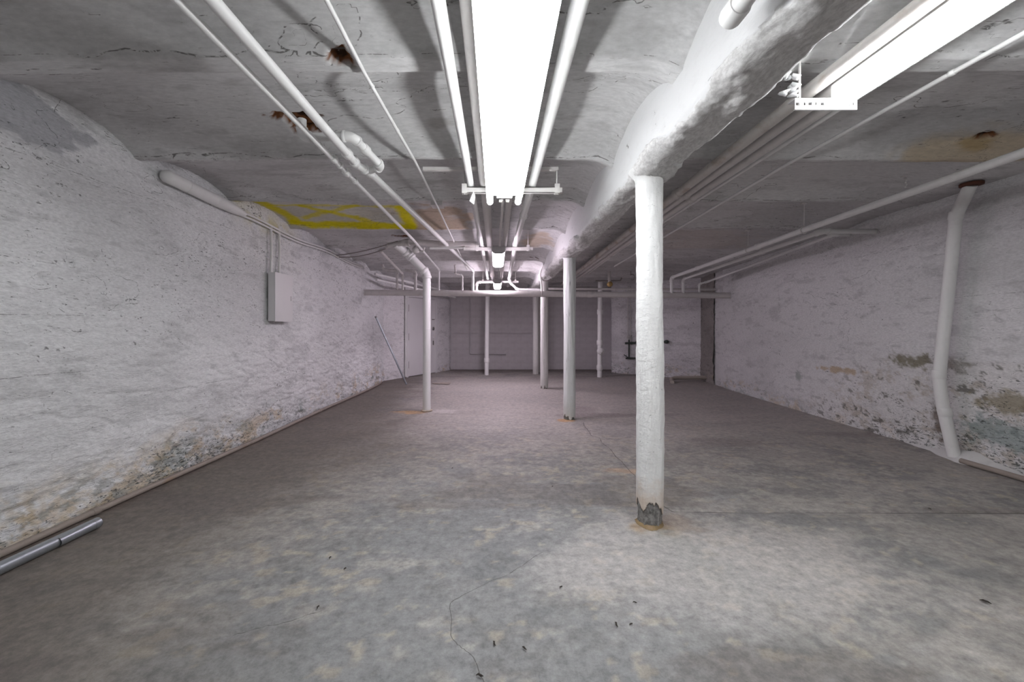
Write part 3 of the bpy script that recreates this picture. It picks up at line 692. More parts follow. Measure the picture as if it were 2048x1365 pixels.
for px, py, hl, k in ((703, 308, 0.03, 1.3), (716, 325, 0.02, 1.35), (738, 345, 0.04, 1.32), (733, 339, 0.012, 1.4)):
    q = PZ(px, py, 2.50); q.x = float(np.interp(q.y, [-2.6, 3.04, 3.16, 5.1], [-1.075, -1.03, -0.985, -0.80])); collar(vB, q, V(0.06, 1, 0), 0.029, 0.0275 * k, hl, 'pipe')
loop = [V(-1.29, 2.72, 2.68), V(-1.29, 2.72, 2.56), V(-0.95, 2.70, 2.56), V(-0.885, 2.98, 2.52), V(-0.86, 3.06, 2.50), V(-0.985, 3.15, 2.50)]
pipe('branch_pipe', 'looped branch pipe dropping from a rusty ceiling hole on the left', 'pipe', loop, 0.0275, 'pipe', [(2, 0.55)], minang=20)
# thin conduit clipped under the ribs, left of the centre bundle
cc = pipe('electrical_conduit', 'thin conduit strung below the ceiling left of the centre lamp, ending at a plate', 'conduit', [V(-0.67, YN, 2.60), V(-0.675, 2.1, 2.60), V(-0.635, 3.2, 2.595), V(-0.628, 4.32, 2.585), V(-0.60, 8.3, 2.475)], 0.010, 'pipe', [(1, 0.1), (1, 0.55)], 10, minang=30)
MB(cc.location).box((-0.69, 4.30, 2.585), (-0.57, 4.44, 2.63)).build('junction_plate', 'pipe_dull', cc)

# right-hand bundle behind the beam
pipe('water_pipe', 'rust flecked pipe nearest the beam, above the right lamp', 'pipe', [V(1.60, YN, 2.52), V(1.60, 2.1, 2.51), V(1.655, 5.0, 2.50), V(1.70, 10.6, 2.42)], 0.036, 'pipe_rust', [(1, 0.55), (2, 0.3)])
pipe('water_pipe', 'second pipe from the beam in the right overhead bundle', 'pipe', [V(1.71, YN, 2.52), V(1.71, 2.1, 2.51), V(1.735, 5.0, 2.50), V(1.79, 10.6, 2.42)], 0.031, 'pipe_dull', [(1, 0.56), (2, 0.3)])
pipe('water_pipe', 'third pipe from the beam in the right overhead bundle', 'pipe', [V(1.815, YN, 2.52), V(1.815, 2.1, 2.51), V(1.83, 5.0, 2.50), V(1.88, 10.6, 2.42)], 0.033, 'pipe_dull', [(1, 0.60), (2, 0.3)])
pipe('electrical_conduit', 'thin conduit alongside the right overhead bundle, next to the third pipe', 'conduit', [V(1.925, YN, 2.54), V(1.93, 2.2, 2.53), V(1.945, 6.4, 2.52), V(1.98, 8.9, 2.46)], 0.014, 'pipe', (), 10)
pipe('electrical_conduit', 'lone thin conduit with a coupling right of the right lamp', 'conduit', [V(2.33, YN, 2.585), V(2.30, 2.14, 2.585), V(2.29, 3.3, 2.585), V(2.30, 8.0, 2.49)], 0.0125, 'pipe', [(0, 0.985)], 10)

# pitched drains on the right
dT = pipe('drain_pipe', 'long white sloping pipe crossing below the ceiling toward the right corner', 'pipe', [V(3.50, YN, 2.62), V(3.47, 2.7, 2.45), V(3.46, 4.5, 2.40), V(3.62, 8.48, 2.33), V(3.62, 8.48, 1.99)], 0.032, 'pipe', [(2, 0.25), (2, 0.7)])
def hanger(t, x, y, z, r, mat='strut'):
    org = t.location; q = V(x, y, z)
    ring = [q + V(math.cos(a) * (r + 0.006), 0, math.sin(a) * (r + 0.006)) for a in np.linspace(0, 2 * math.pi, 17)]
    MB(org).tube(ring, 0.006, 6).build('hanger_ring', mat, t)
    MB(org).tube([q + V(0, 0, r), V(x + 0.004, y, cz(x, y) + 0.03)], 0.005, 6).build('hanger_rod', mat, t)
    MB(org).box((x - 0.03, y - 0.02, cz(x, y) - 0.02), (x + 0.03, y + 0.02, cz(x, y) + 0.03)).build('hanger_plate', mat, t)
def along(pts, y):
    for a, b in zip(pts[:-1], pts[1:]):
        if a[1] <= y <= b[1]:
            k = (y - a[1]) / (b[1] - a[1]); return Vector(a).lerp(Vector(b), k)
TP = [(3.50, YN, 2.62), (3.47, 2.7, 2.45), (3.46, 4.5, 2.40), (3.62, 8.48, 2.33)]
for y in (4.62, 5.72): q = along(TP, y); hanger(dT, q.x, q.y, q.z, 0.032)
pipe('drain_pipe', 'white sloping branch pipe entering the right wall behind the long one', 'pipe', [V(4.63, 5.00, 2.47), V(3.86, 4.86, 2.44), V(3.86, 8.48, 2.30), V(3.86, 8.48, 1.98)], 0.030, 'pipe', [(1, 0.3)])
pipe('drain_pipe', 'thin lower sloping pipe close along the right wall', 'pipe', [V(4.66, 5.40, 2.515), V(4.36, 5.30, 2.50), V(4.36, 8.48, 2.24), V(4.20, 8.50, 2.20), V(4.20, 8.50, 1.98)], 0.020, 'pipe', [(1, 0.3), (1, 0.55)])
# loose strap hanging from the ceiling on the right
t = thing('ceiling_strap', 'bent punched metal strap hanging loose from the right ceiling', 'bracket', PC(1815, 345))
q = PC(1815, 345); org = q.copy()
MB(org).tube([q + V(-0.06, 0, -0.035), q + V(0.0, 0, -0.028), q + V(0.05, 0.0, -0.02), q + V(0.085, 0, 0.03)], 0.010, 8).build('strap', 'strut', t)
for k in range(5): MB(org).ring(q + V(-0.02 + 0.008 * (k % 2), 0, -0.055 - 0.02 * k), V(0, 1, 0.3 * (k % 2)), 0.006, 0.010, 0.004, 8).build('chain_link', 'strut', t)

# big cross drain in front of the third post
cd = thing('cross_drain', 'large white drain pipe spanning the room from wall to wall', 'pipe', (-2.72, 8.50, 2.02))
CA, CB = V(-2.76, 8.50, 2.022), V(4.97, 8.50, 1.958)
MB(cd.location).tube([CA, CB], 0.062, 24).build('pipe_length', 'drain', cd)
for px in (891, 1180, 1330):
    q = CA.lerp(CB, ((px - VX) * 8.5 / F - CA.x) / (CB.x - CA.x)); collar(cd, q, V(1, 0, 0), 0.063, 0.068, 0.05, 'drain', 'coupling', 24)
def crossz(x): return CA.lerp(CB, (x - CA.x) / (CB.x - CA.x)).z
# risers standing on it
rb = pipe('vent_riser', 'short riser at the left end of the cross drain, first from the wall', 'pipe', [V(-2.06, 8.5, crossz(-2.06)), V(-2.06, 8.5, 2.47), V(-2.34, 8.5, 2.49), V(-2.36, 8.5, 2.60)], 0.026, 'drain', ())
rc = pipe('vent_riser', 'slanting white pipe coming down onto the cross drain near the left wall', 'pipe', [V(-1.94, 8.5, crossz(-1.94)), V(-1.94, 8.46, 2.40), V(-1.83, 6.45, 2.50), V(-1.62, 6.20, 2.53)], 0.024, 'drain', [(1, 0.45)])
rd = pipe('vent_riser', 'stout riser on the cross drain just left of the bent white pipe', 'pipe', [V(-1.68, 8.5, crossz(-1.68)), V(-1.68, 8.5, 2.46), V(-1.90, 8.5, 2.48)], 0.030, 'drain', [(0, 0.85)])
re_ = pipe('vent_riser', 'thin riser on the cross drain between the two long overhead pipes', 'pipe', [V(-0.71, 8.5, crossz(-0.71)), V(-0.71, 8.5, 2.37), V(-0.84, 8.42, 2.40), V(-0.84, 8.30, 2.56)], 0.020, 'drain', ())
# overhead cross pipe left of the first small lamp
pipe('cross_pipe', 'white horizontal pipe left of the first small lamp, below the ceiling', 'pipe', [V(-1.62, 6.16, 2.535), V(-1.30, 6.0, 2.545), V(-0.27, 5.95, 2.50)], 0.040, 'drain', [(0, 0.9), (1, 0.5)])
pipe('cross_pipe', 'thinner horizontal pipe just below the larger one by the first small lamp', 'pipe', [V(-0.95, 5.85, 2.43), V(-0.45, 5.80, 2.43)], 0.020, 'pipe', ())
# bent white plastic stack
st = pipe('drain_stack', 'smooth white vertical pipe left of centre, elbowed up to the ceiling', 'pipe', [V(-1.08, 6.35, 0.0), V(-1.08, 6.35, 2.13), V(-1.36, 6.28, 2.43), V(-1.50, 6.10, 2.54)], 0.0605, 'pvc', (), 28, 1.08, 2.2, minang=25)
collar(st, V(-1.08, 6.35, 1.27), V(0, 0, 1), 0.0612, 0.0622, 0.01, 'pvc', 'joint_band', 28)
collar(st, V(-1.30, 6.29, 2.37), V(-0.28, -0.05, 0.3), 0.062, 0.072, 0.02, 'pvc', 'coupling', 28)
MB(st.location).ring(V(-1.08, 6.35, 0.012), V(0, 0, 1), 0.064, 0.085, 0.012, 24).build('foot_ring', m_paint('foot_grout', (0.55, 0.47, 0.38), 0.5, 0.4, 0.9), st)
# sprinkler shut-off lump above the stack
t = thing('valve', 'paint caked valve above the elbow of the smooth white pipe', 'valve', (-1.22, 6.2, 2.44)); org = t.location
MB(org).ring(V(-1.22, 6.2, 2.47), V(1, 0, 0.2), 0.03, 0.05, 0.05, 14).build('body', 'pipe_dull', t)
MB(org).tube([V(-1.22, 6.2, 2.44), V(-1.24, 6.16, 2.585)], 0.013, 8).build('stem', 'pipe_dull', t)
MB(org).ring(V(-1.235, 6.17, 2.56), V(0, 0.1, 1), 0.02, 0.042, 0.008, 14).build('hand_wheel', 'strut', t)
MB(org).tube([V(-1.18, 6.2, 2.46), V(-1.10, 6.16, 2.44), V(-1.08, 6.15, 2.50)], 0.014, 8).build('outlet', 'pipe_dull', t)

# far slim pipes
pipe('stand_pipe', 'slim white vertical pipe before the far grey wall, left of the posts', 'pipe', [V(-0.268, 11.15, 0.0), V(-0.245, 11.15, 2.50)], 0.058, 'pvc', [(0, 0.16)], 20)
sp = pipe('stand_pipe', 'white vertical drain with a round cleanout, right of the posts', 'pipe', [V(2.68, 10.66, 0.0), V(2.70, 10.66, 2.50)], 0.062, 'pipe', [(0, 0.10), (0, 0.36), (0, 0.68)], 20)
MB(sp.location).ring(V(2.69, 10.60, 0.68), V(0, -1, 0), 0.06, 0.092, 0.05, 18).build('cleanout', 'pipe', sp)
MB(sp.location).ring(V(2.69, 10.54, 0.68), V(0, -1, 0), 0.03, 0.045, 0.02, 12).build('cleanout_plug', 'pipe', sp)
pipe('stand_pipe', 'thin grey vertical pipe close behind the fourth post', 'pipe', [V(1.235, 11.85, 0.0), V(1.235, 11.85, 2.5)], 0.035, 'pipe_dull', [(0, 0.3)], 14)
pipe('water_pipe', 'thin horizontal pipe above and behind the right half of the cross drain', 'pipe', [V(1.14, 9.2, 2.165), V(4.91, 9.2, 2.15)], 0.026, 'drain', [(0, 0.4)])
pipe('water_pipe', 'white pipe bent below the farthest hanger toward the third post', 'pipe', [V(0.30, 9.3, 2.38), V(0.33, 9.3, 2.30), V(0.47, 9.3, 2.16), V(1.0, 9.3, 2.15)], 0.028, 'pipe', ())
pipe('water_pipe', 'bent pipe stepping down left of the farthest small lamp', 'pipe', [V(-0.08, 9.0, 2.30), V(-0.44, 9.0, 2.29), V(-0.44, 9.0, 2.04), V(-0.44, 8.53, 2.02)], 0.030, 'drain', ())
pipe('water_pipe', 'upper of two pipes slanting along the far left wall', 'pipe', [V(-2.55, 8.6, 2.42), V(-1.25, 11.9, 2.30)], 0.026, 'pipe', ())
pipe('water_pipe', 'lower of two pipes slanting along the far left wall', 'pipe', [V(-2.52, 8.6, 2.30), V(-1.20, 11.9, 2.17)], 0.026, 'pipe', ())

# ------------------------------------------------------------------ left wall fittings
def wx(y): return float(wl_x(y))
t = thing('sleeve_pipe', 'fat white rounded pipe end half buried along the top of the left wall', 'pipe', (wx(3.5), 3.45, 2.58)); org = t.location
pA = V(wx(3.45) + 0.055, 3.44, 2.565); pB = V(wx(4.5) + 0.05, 4.45, 2.53)
n = 6; path = []; rad = []
for k in range(n + 1):
    a = math.pi / 2 * k / n; path.append(pA + (pA - pB).normalized() * (0.055 * math.cos(a))); rad.append(max(0.055 * math.sin(a), 0.001))
path += [pA.lerp(pB, 0.3), pA.lerp(pB, 0.6), pA.lerp(pB, 0.85), pB]; rad += [0.055, 0.058, 0.05, 0.03]
MB(org).tube(path, rad, 20).build('sleeve', 'pipe', t)
for k, f in enumerate((0.2, 0.55)): MB(org).ring(pA.lerp(pB, f), pB - pA, 0.055, 0.059, 0.006, 20).build('seam', 'pipe', t)
def wallrun(ys, z0, z1, off):
    return [V(wx(y) + off, y, z0 + (z1 - z0) * k / (len(ys) - 1) + 0.02 * math.sin(y * 3.1)) for k, y in enumerate(ys)]
yy = list(np.linspace(4.35, 8.15, 14))
for nme, off, dz, lb in (('a', 0.040, 0.0, 'thin white conduit snaking along the top of the left wall, upper one'), ('b', 0.036, -0.035, 'thin white conduit snaking along the top of the left wall, lower one')):
    pipe('electrical_conduit', lb, 'conduit', wallrun(yy, 2.53 + dz, 2.52 + dz, off), 0.013, 'pipe', (), 10, minang=60)
for y, lb in ((4.99, 'conduit dropping to the wall cabinet, the one nearer the viewer'), (5.17, 'conduit dropping to the wall cabinet, the one farther from the viewer')):
    pipe('electrical_conduit', lb, 'conduit', [V(wx(y) + 0.03, y, 2.53), V(wx(y) + 0.032, y + 0.01, 2.3), V(wx(y) + 0.035, y - 0.005, 1.955)], 0.017, 'pipe', [(1, 0.5)], 10, minang=60)
# cabinet
y0, y1, z0, z1 = 4.945, 5.36, 1.375, 1.965
t = thing('wall_cabinet', 'flat white electrical cabinet on the left wall', 'cabinet', (wx(5.1), 5.15, z0)); org = t.location
b = MB(org); xw = wx(5.15)
b.box((xw + 0.018, y0, z0), (xw + 0.095, y1, z1)); b.build('body', 'box', t)
b = MB(org); b.box((xw + 0.095, y0 - 0.006, z0 - 0.006), (xw + 0.108, y1 + 0.006, z1 + 0.006))
MB(org).box((xw - 0.03, y0 + 0.06, z0 + 0.05), (xw + 0.02, y1 - 0.02, z1 - 0.05)).build('backing', 'dark_iron', t)
dr = b.build('door', 'box', t); bv = dr.modifiers.new('bevel', 'BEVEL'); bv.width = 0.004; bv.segments = 2
MB(org).box((xw + 0.107, y1 - 0.05, 1.64), (xw + 0.115, y1 - 0.03, 1.70)).build('latch', 'box', dr)

# pipe along the foot of the left wall, loose tube on the floor, leaning conduit
fy = list(np.linspace(YN, 9.4, 22))
pipe('floor_pipe', 'grimy brown pipe running along the foot of the left wall', 'pipe', [V(wx(y) + 0.055 + 0.012 * math.sin(y * 1.7), y, 0.022) for y in fy], 0.021, 'brown_pipe', [(9, 0.5), (15, 0.5)], 12, minang=60)
t = thing('loose_tube', 'silver galvanised tube lying on the floor at the near left', 'tube', (-2.60, 1.0, 0.034)); org = t.location
a, bq = V(-2.68, 0.55, 0.034), V(-2.585, 2.66, 0.034)
me_b = MB(org); me_b.tube([a, bq], 0.033, 24, False); me_b.tube([bq + V(0.0013, 0.0, 0), bq - V(0.0, 0.25, 0)], 0.0295, 24, False); 
me_b.tube([bq, bq + V(0, 0.0006, 0)], [0.033, 0.0295], 24, False); me_b.build('tube_wall', 'zinc', t)
MB(org).ring(bq - V(0, 0.02, 0), bq - a, 0.0332, 0.0338, 0.018, 24).build('cut_end', 'zinc', t)
t = thing('leaning_tube', 'thin grey steel tube leaning against the far end of the left wall', 'tube', (-2.03, 9.25, 0.0)); org = t.location
a, bq = V(-2.03, 9.25, 0.012), V(wx(9.05) + 0.03, 9.05, 1.545)
MB(org).tube([a, bq], 0.021, 12).build('tube_wall', 'zinc', t); MB(org).ring(bq - (bq - a).normalized() * 0.02, bq - a, 0.022, 0.025, 0.02, 12).build('cut_end', 'steel', t)

# cables slung from the left wall to the ceiling
def sag(a, b, d, n=10): return [a.lerp(b, k / n) - V(0, 0, d * 4 * (k / n) * (1 - k / n)) for k in range(n + 1)]
for d, k, lb in ((0.03, 0.0, 'dusty dark cable slung from the left wall to the ceiling hole, upper'), (0.07, 0.10, 'dusty dark cable slung from the left wall to the ceiling hole, lower')):
    a = V(wx(6.9) + 0.03, 6.9 + k, 2.51 - 0.1 * k); bq = V(-1.45, 6.0 + k, 2.56)
    tag(MB().tube(sag(a, bq, d), 0.009, 8).build('cable', 'cable'), lb, 'cable')
pts = [V(0.62, 7.6, 2.60), V(0.80, 7.75, 2.60), V(0.915, 7.9, 2.55), V(0.90, 8.35, 2.40), V(0.925, 8.41, 2.22), V(0.94, 8.42, 1.95)]
def smooth(pts, n=6):
    out = []; q = [pts[0]] + pts + [pts[-1]]
    for i in range(1, len(q) - 2):
        for k in range(n):
            t = k / n; a, b_, c, d = q[i - 1], q[i], q[i + 1], q[i + 2]
            out.append(0.5 * ((2 * b_) + (c - a) * t + (2 * a - 5 * b_ + 4 * c - d) * t * t + (3 * b_ - a - 3 * c + d) * t ** 3))
    return out + [pts[-1]]
tag(MB().tube(smooth(pts), 0.009, 8).build('cable', 'cable'), 'cable looping from the ceiling down the left side of the third post', 'cable')
pts = [V(0.72, 7.6, 2.60), V(0.90, 7.85, 2.53), V(0.93, 8.38, 2.30), V(1.02, 8.39, 2.25), V(1.12, 8.38, 2.30), V(1.17, 8.2, 2.42)]
tag(MB().tube(smooth(pts), 0.009, 8).build('cable', 'cable'), 'cable hanging in a loop across the top of the third post', 'cable')

# ------------------------------------------------------------------ right wall fittings
def rx(y): return float(wr_x(y))
pp = [V(4.37, 3.78, 2.61), V(4.405, 3.93, 2.37), V(4.43, 4.03, 1.55), V(4.425, 4.10, 0.80), V(4.43, 4.07, 0.52), V(4.50, 4.03, 0.03)]
dp = pipe('downpipe', 'white crooked downpipe against the right wall', 'pipe', pp, 0.049, 'pipe', [], 24, minang=60)
for q, dr in ((pp[1], pp[2] - pp[0]), (pp[3] + V(0, 0, 0.03), V(0, 0, 1)), (V(4.44, 4.06, 0.46), pp[5] - pp[4])): collar(dp, q, dr, 0.050, 0.0545, 0.04, 'pipe', 'coupling', 24)
MB(dp.location).ring(V(4.368, 3.77, 2.615), V(0, 0, 1), 0.06, 0.080, 0.016, 20).build('rust_ring', 'rust', dp)
fy = list(np.linspace(YN, 3.9, 10))
pipe('floor_pipe', 'brown pipe at the foot of the right wall, running up to the downpipe', 'pipe', [V(rx(y) - 0.10 - 0.05 * max(0, y - 3.2), y, 0.03) for y in fy], 0.024, 'brown_pipe', (), 12, minang=60)
fl = MB(); 
ysf = list(np.linspace(3.2, 4.6, 24)); vs = []; fs = []
for k, y in enumerate(ysf):
    w_ = 0.13 * math.exp(-((y - 3.95) / 0.28) ** 2) + 0.02 + 0.012 * math.sin(y * 23)
    for s, (dx, dz) in enumerate(((0.03, 0.13), (-0.2 * w_, 0.10), (-0.6 * w_, 0.04), (-w_, 0.0))):
        vs.append((rx(y) + dx, y, dz * (w_ / 0.18) + 0.004))
for k in range(len(ysf) - 1):
    for s in range(3): fs.append((k * 4 + s, k * 4 + s + 1, (k + 1) * 4 + s + 1, (k + 1) * 4 + s))
fl.add(vs, fs, True); tag(fl.build('mortar_fillet', 'mortar'), 'white mortar fillet heaped round the foot of the downpipe', 'mortar')
pipe('floor_pipe', 'pale elbowed pipe lying along the foot of the far right wall', 'pipe', [V(4.05, 9.45, 0.03), V(4.16, 9.75, 0.07), V(4.30, 9.85, 0.085), V(5.03, 9.80, 0.10)], 0.045, 'floor_pipe', (), 14, minang=60)

# dark valve pipes on the far right wall
dirw = V(5.06 - 3.30, 10.15 - 11.75, 0).normalized(); nrm = V(-dirw.y * -1, dirw.x * -1, 0)
nrm = V(dirw.y, -dirw.x, 0)
def onwall(px, py, off=0.07):
    k = (px - VX) / F; tt = (11.75 * k - 3.30) / (1.76 + 1.6 * k); p = V(3.30 + 1.76 * tt, 11.75 - 1.6 * tt, 0) + nrm * off
    p.z = EYE + (VY - py) * p.y / F; return p
t = pipe('valve_pipes', 'dark iron valve pipes with thin white feeds on the far right wall', 'pipe', [onwall(1253, 687), onwall(1337, 684)], 0.028, 'dark_iron', [(0, 0.15), (0, 0.55)], 12)
org = t.location
MB(org).tube([onwall(1254, 717), onwall(1290, 717)], 0.024, 12).build('lower_pipe', 'dark_iron', t)
MB(org).tube([onwall(1260, 680), onwall(1260, 717)], 0.020, 10).build('link_pipe', 'dark_iron', t)
for px in (1258, 1263): MB(org).tube([onwall(px, 690), onwall(px, 572)], 0.013, 10).build('feed_pipe', 'pipe_dull', t)
MB(org).ring(onwall(1336, 684, 0.10), nrm, 0.03, 0.048, 0.05, 14).build('gate_valve', 'dark_iron', t)
MB(org).ring(onwall(1260, 674, 0.10), V(0, 0, 1), 0.02, 0.05, 0.03, 12).build('stop_valve', 'pipe_dull', t)
MB(org).tube([onwall(1261, 717, 0.08), onwall(1253, 710, 0.16)], 0.012, 8).build('lever', 'dark_iron', t)
MB(org).tube([onwall(1276, 683, 0.08), onwall(1278, 691, 0.12)], 0.035, 10).build('union', 'dark_iron', t)
# hanging brass tap and hook near the ceiling at the back right
t = thing('water_meter', 'small brass ended fitting hung on pipes under the far right ceiling', 'fitting', (2.50, 9.1, 2.25)); org = t.location
MB(org).tube([V(2.2, 9.1, 2.33), V(2.55, 9.1, 2.33), V(2.75, 9.1, 2.34), V(2.78, 9.1, 2.40)], 0.016, 10).build('pipe_length', 'cable', t)
MB(org).tube([V(2.50, 9.1, 2.25), V(2.50, 9.1, 2.56)], 0.032, 12).build('drop', 'pipe_dull', t)
MB(org).ring(V(2.50, 9.05, 2.25), V(0, 1, 0), 0.03, 0.058, 0.05, 16).build('cap', 'brass', t)
t = thing('pipe_hook', 'curled metal hook hanging from the ceiling above the iron valves', 'hook', (2.95, 9.0, 2.45)); org = t.location
MB(org).tube([V(2.95, 9, 2.57), V(2.95, 9, 2.45)] + [V(2.98 + 0.05 * math.cos(a), 9, 2.40 + 0.06 * math.sin(a)) for a in np.linspace(2.4, -2.2, 12)], 0.009, 8).build('wire', 'cable', t)

# ------------------------------------------------------------------ door on the slanting wall
A_, B_ = V(-2.72, 9.95, 0), V(-1.43, 12.38, 0); dw = (B_ - A_).normalized(); nw = V(dw.y, -dw.x, 0)
def ondoor(px, off):
    k = (px - VX) / F; d = B_ - A_; tt = (A_.y * k - A_.x) / (d.x - d.y * k); return A_ + d * tt + nw * off
d0, d1 = ondoor(813, 0.0), ondoor(868, 0.0)
t = thing('door_1', 'flat white door on the far left slanting wall', None, d0); t['kind'] = 'structure'; org = t.location
mid = (d0 + d1) / 2; hw = (d1 - d0).length / 2
MB(org).obox(mid + nw * 0.02 + V(0, 0, 1.05), dw, nw, V(0, 0, 1), hw, 0.022, 1.03).build('leaf', 'door', t)
for e, s in ((d0, -1), (d1, 1)): MB(org).obox(e + dw * s * 0.035 + nw * 0.02 + V(0, 0, 1.06), dw, nw, V(0, 0, 1), 0.03, 0.05, 1.07).build('jamb', 'door', t)
MB(org).obox(mid + nw * 0.02 + V(0, 0, 2.12), dw, nw, V(0, 0, 1), hw + 0.06, 0.05, 0.03).build('head', 'door', t)
for z in (0.32, 1.05, 1.8): MB(org).obox(d0 + dw * 0.012 + nw * 0.05 + V(0, 0, z), dw, nw, V(0, 0, 1), 0.012, 0.012, 0.09).build('hinge', 'steel', t)
hq = d1 - dw * 0.10
MB(org).ring(hq + nw * 0.055 + V(0, 0, 1.02), nw, 0.03, 0.045, 0.03, 16).build('knob', 'door', t)
MB(org).ring(hq + nw * 0.05 + V(0, 0, 1.26), nw, 0.03, 0.05, 0.012, 16).build('deadbolt', 'steel', t)
MB(org).obox(hq + nw * 0.05 + V(0, 0, 0.86), dw, nw, V(0, 0, 1), 0.02, 0.012, 0.06).build('hasp', 'steel', t)
MB(org).obox(hq + nw * 0.05 + V(0, 0, 1.52), dw, nw, V(0, 0, 1), 0.05, 0.012, 0.012).build('bolt', 'steel', t)
cpx = ondoor(809, 0.04)
pipe('electrical_conduit', 'thin conduit rising beside the hinges of the far left door', 'conduit', [V(cpx.x, cpx.y, 0.02), V(cpx.x, cpx.y, 2.5)], 0.020, 'pipe', [(0, 0.43)], 10)
# far wall conduit
pipe('electrical_conduit', 'thin conduit bent across the far grey wall', 'conduit', [V(-0.81, 12.57, 2.5), V(-0.81, 12.57, 0.49), V(0.27, 12.57, 0.475)], 0.017, 'block', [(1, 0.7), (1, 1.0)], 8)

# ------------------------------------------------------------------ lamps
def finish(t, org, tubes, y0, y1, z, rt, mat):
    for x in tubes:
        q0, q1 = V(x, y0 + 0.03, z), V(x, y1, z)
        r = rt; prs = [(0, 0.4), (0.004, 0.8), (0.014, 1.0)]
        path = [q0 + V(0, a, 0) for a, _ in prs] + [q1 - V(0, a, 0) for a, _ in reversed(prs)]
        MB(org).tube(path, [r * c for _, c in prs] + [r * c for _, c in reversed(prs)], 20).build('lamp_tube', mat, t)
        for yv in (y0 + 0.02, y1 - 0.02):
            MB(org).box((x - 0.012, yv - 0.008, z - 0.004), (x + 0.012, yv + 0.008, z + 0.045)).build('lampholder', 'socket', t)
    return t
def strip_lamp(label, x0, x1, y0, y1, z, tubes, rt, mat, wing, name='strip_lamp'):
    """open strip lamp: tray with turned down sides, spine, tubes on lampholders"""
    t = thing(name, label, 'lamp', ((x0 + x1) / 2, y0, z)); org = t.location
    ymid = (y0 + y1) / 2; xc = (x0 + x1) / 2
    b = MB(org)                                        # spine
    sw = 0.062 if wing is not None else 0.030
    b.box((xc - sw, y0, z + 0.035), (xc + sw, y1, z + 0.085)); b.build('housing', 'enamel', t)
    # reflector tray cross-section
    if wing is None: return finish(t, org, tubes, y0, y1, z, rt, mat)
    wg = min(0.05, (x1 - x0) * 0.18)
    pr = [(x0, z + wing), (x0 + 0.004, z + wing + 0.003), (x0 + wg, z + max(0.048, wing + 0.008)), (xc - sw, z + 0.044), (xc - sw * 0.75, z + 0.026), (xc + sw * 0.75, z + 0.026), (xc + sw, z + 0.044), (x1 - wg, z + max(0.048, wing + 0.008)), (x1 - 0.004, z + wing + 0.003), (x1, z + wing)]
    vs = []; fs = []
    n = len(pr); th = 0.004
    for yv in (y0 + 0.01, y1 - 0.03):
        vs += [(a, yv, c) for a, c in pr] + [(a, yv, c + th) for a, c in pr]
    m = 2 * n
    for k in range(n - 1):
        fs += [(k, k + 1, m + k + 1, m + k), (n + k, m + n + k, m + n + k + 1, n + k + 1)]
        fs += [(k, n + k, n + k + 1, k + 1), (m + k, m + k + 1, m + n + k + 1, m + n + k)]
    fs += [(0, m, m + n, n), (n - 1, 2 * n - 1, m + 2 * n - 1, m + n - 1)]
    b = MB(org); b.add(vs, fs); b.build('reflector', 'enamel', t)
    return finish(t, org, tubes, y0, y1, z, rt, mat)
L1 = strip_lamp('long twin tube lamp hanging at the centre, largest and brightest', -0.078, 0.205, 0.86, 3.30, 2.305, (-0.052, 0.172), 0.024, 'tube_a', 0.028)
org = L1.location
for x in (0.035, 0.088):
    b = MB(org); b.box((x - 0.014, 3.285, 2.318), (x + 0.014, 3.325, 2.322)); b.tube([V(x, 3.325, 2.316), V(x, 3.325, 2.324)], 0.014, 12); b.build('mounting_tab', 'socket', L1)
for y in (1.1, 2.9):
    for x in (-0.02, 0.071): MB(org).tube([V(x, y, 2.385), V(x, y, cz(x, y) + 0.03)], 0.004, 6).build('suspension_rod', 'strut', L1)
L2 = strip_lamp('tube lamp on the right beyond the beam, its end on a slotted bracket', 1.60, 1.70, -0.48, 1.985, 2.385, (1.622, 1.674), 0.022, 'tube_b', None)
org = L2.location
for y in (0.2, 1.5): MB(org).tube([V(1.657, y, 2.46), V(1.657, y, cz(1.657, y) + 0.03)], 0.005, 6).build('suspension_rod', 'strut', L2)
# slotted bracket at its end
t = thing('slotted_bracket', 'white slotted metal channel across the end of the right lamp', 'bracket', (1.47, 2.0, 2.38)); org = t.location
x0, x1, yb, zb, zt = 1.465, 1.770, 2.012, 2.372, 2.422
b = MB(org); b.box((x0, yb, zt - 0.018), (x1, yb + 0.004, zt)); b.box((x0, yb, zb), (x1, yb + 0.004, zb + 0.018))
slots = [1.478, 1.512, 1.540, 1.568, 1.60, 1.635, 1.668, 1.70, 1.728, 1.752]
edges = [x0] + [e for k, s in enumerate(slots) for e in (s - (0.004 if k % 2 else 0.009), s + (0.004 if k % 2 else 0.009))] + [x1]
for a, c in zip(edges[0::2], edges[1::2]): b.box((a, yb, zb + 0.018), (c, yb + 0.004, zt - 0.018))
b.box((x0, yb, zt), (x1, yb + 0.05, zt + 0.004)); b.box((x0, yb, zb - 0.003), (x1, yb + 0.012, zb))
b.build('channel', 'enamel', t)
for x in (1.50, 1.745): MB(org).tube([V(x, 2.03, 2.40), V(x, 2.03, cz(x, 2.03) + 0.03)], 0.006, 8).build('rod', 'strut', t)
# caked plaster lump on the hanger
b = MB(org)
for k in range(9):
    c = V(1.465 + rng.uniform(-0.03, 0.03), 2.04 + rng.uniform(-0.03, 0.03), 2.44 + 0.016 * k)
    b.tube([c, c + V(rng.uniform(-.02, .02), rng.uniform(-.02, .02), 0.012), c + V(rng.uniform(-.02, .02), 0, 0.03)], [0.008, 0.02, 0.006], 7)
b.build('plaster_lump', 'beam', t)

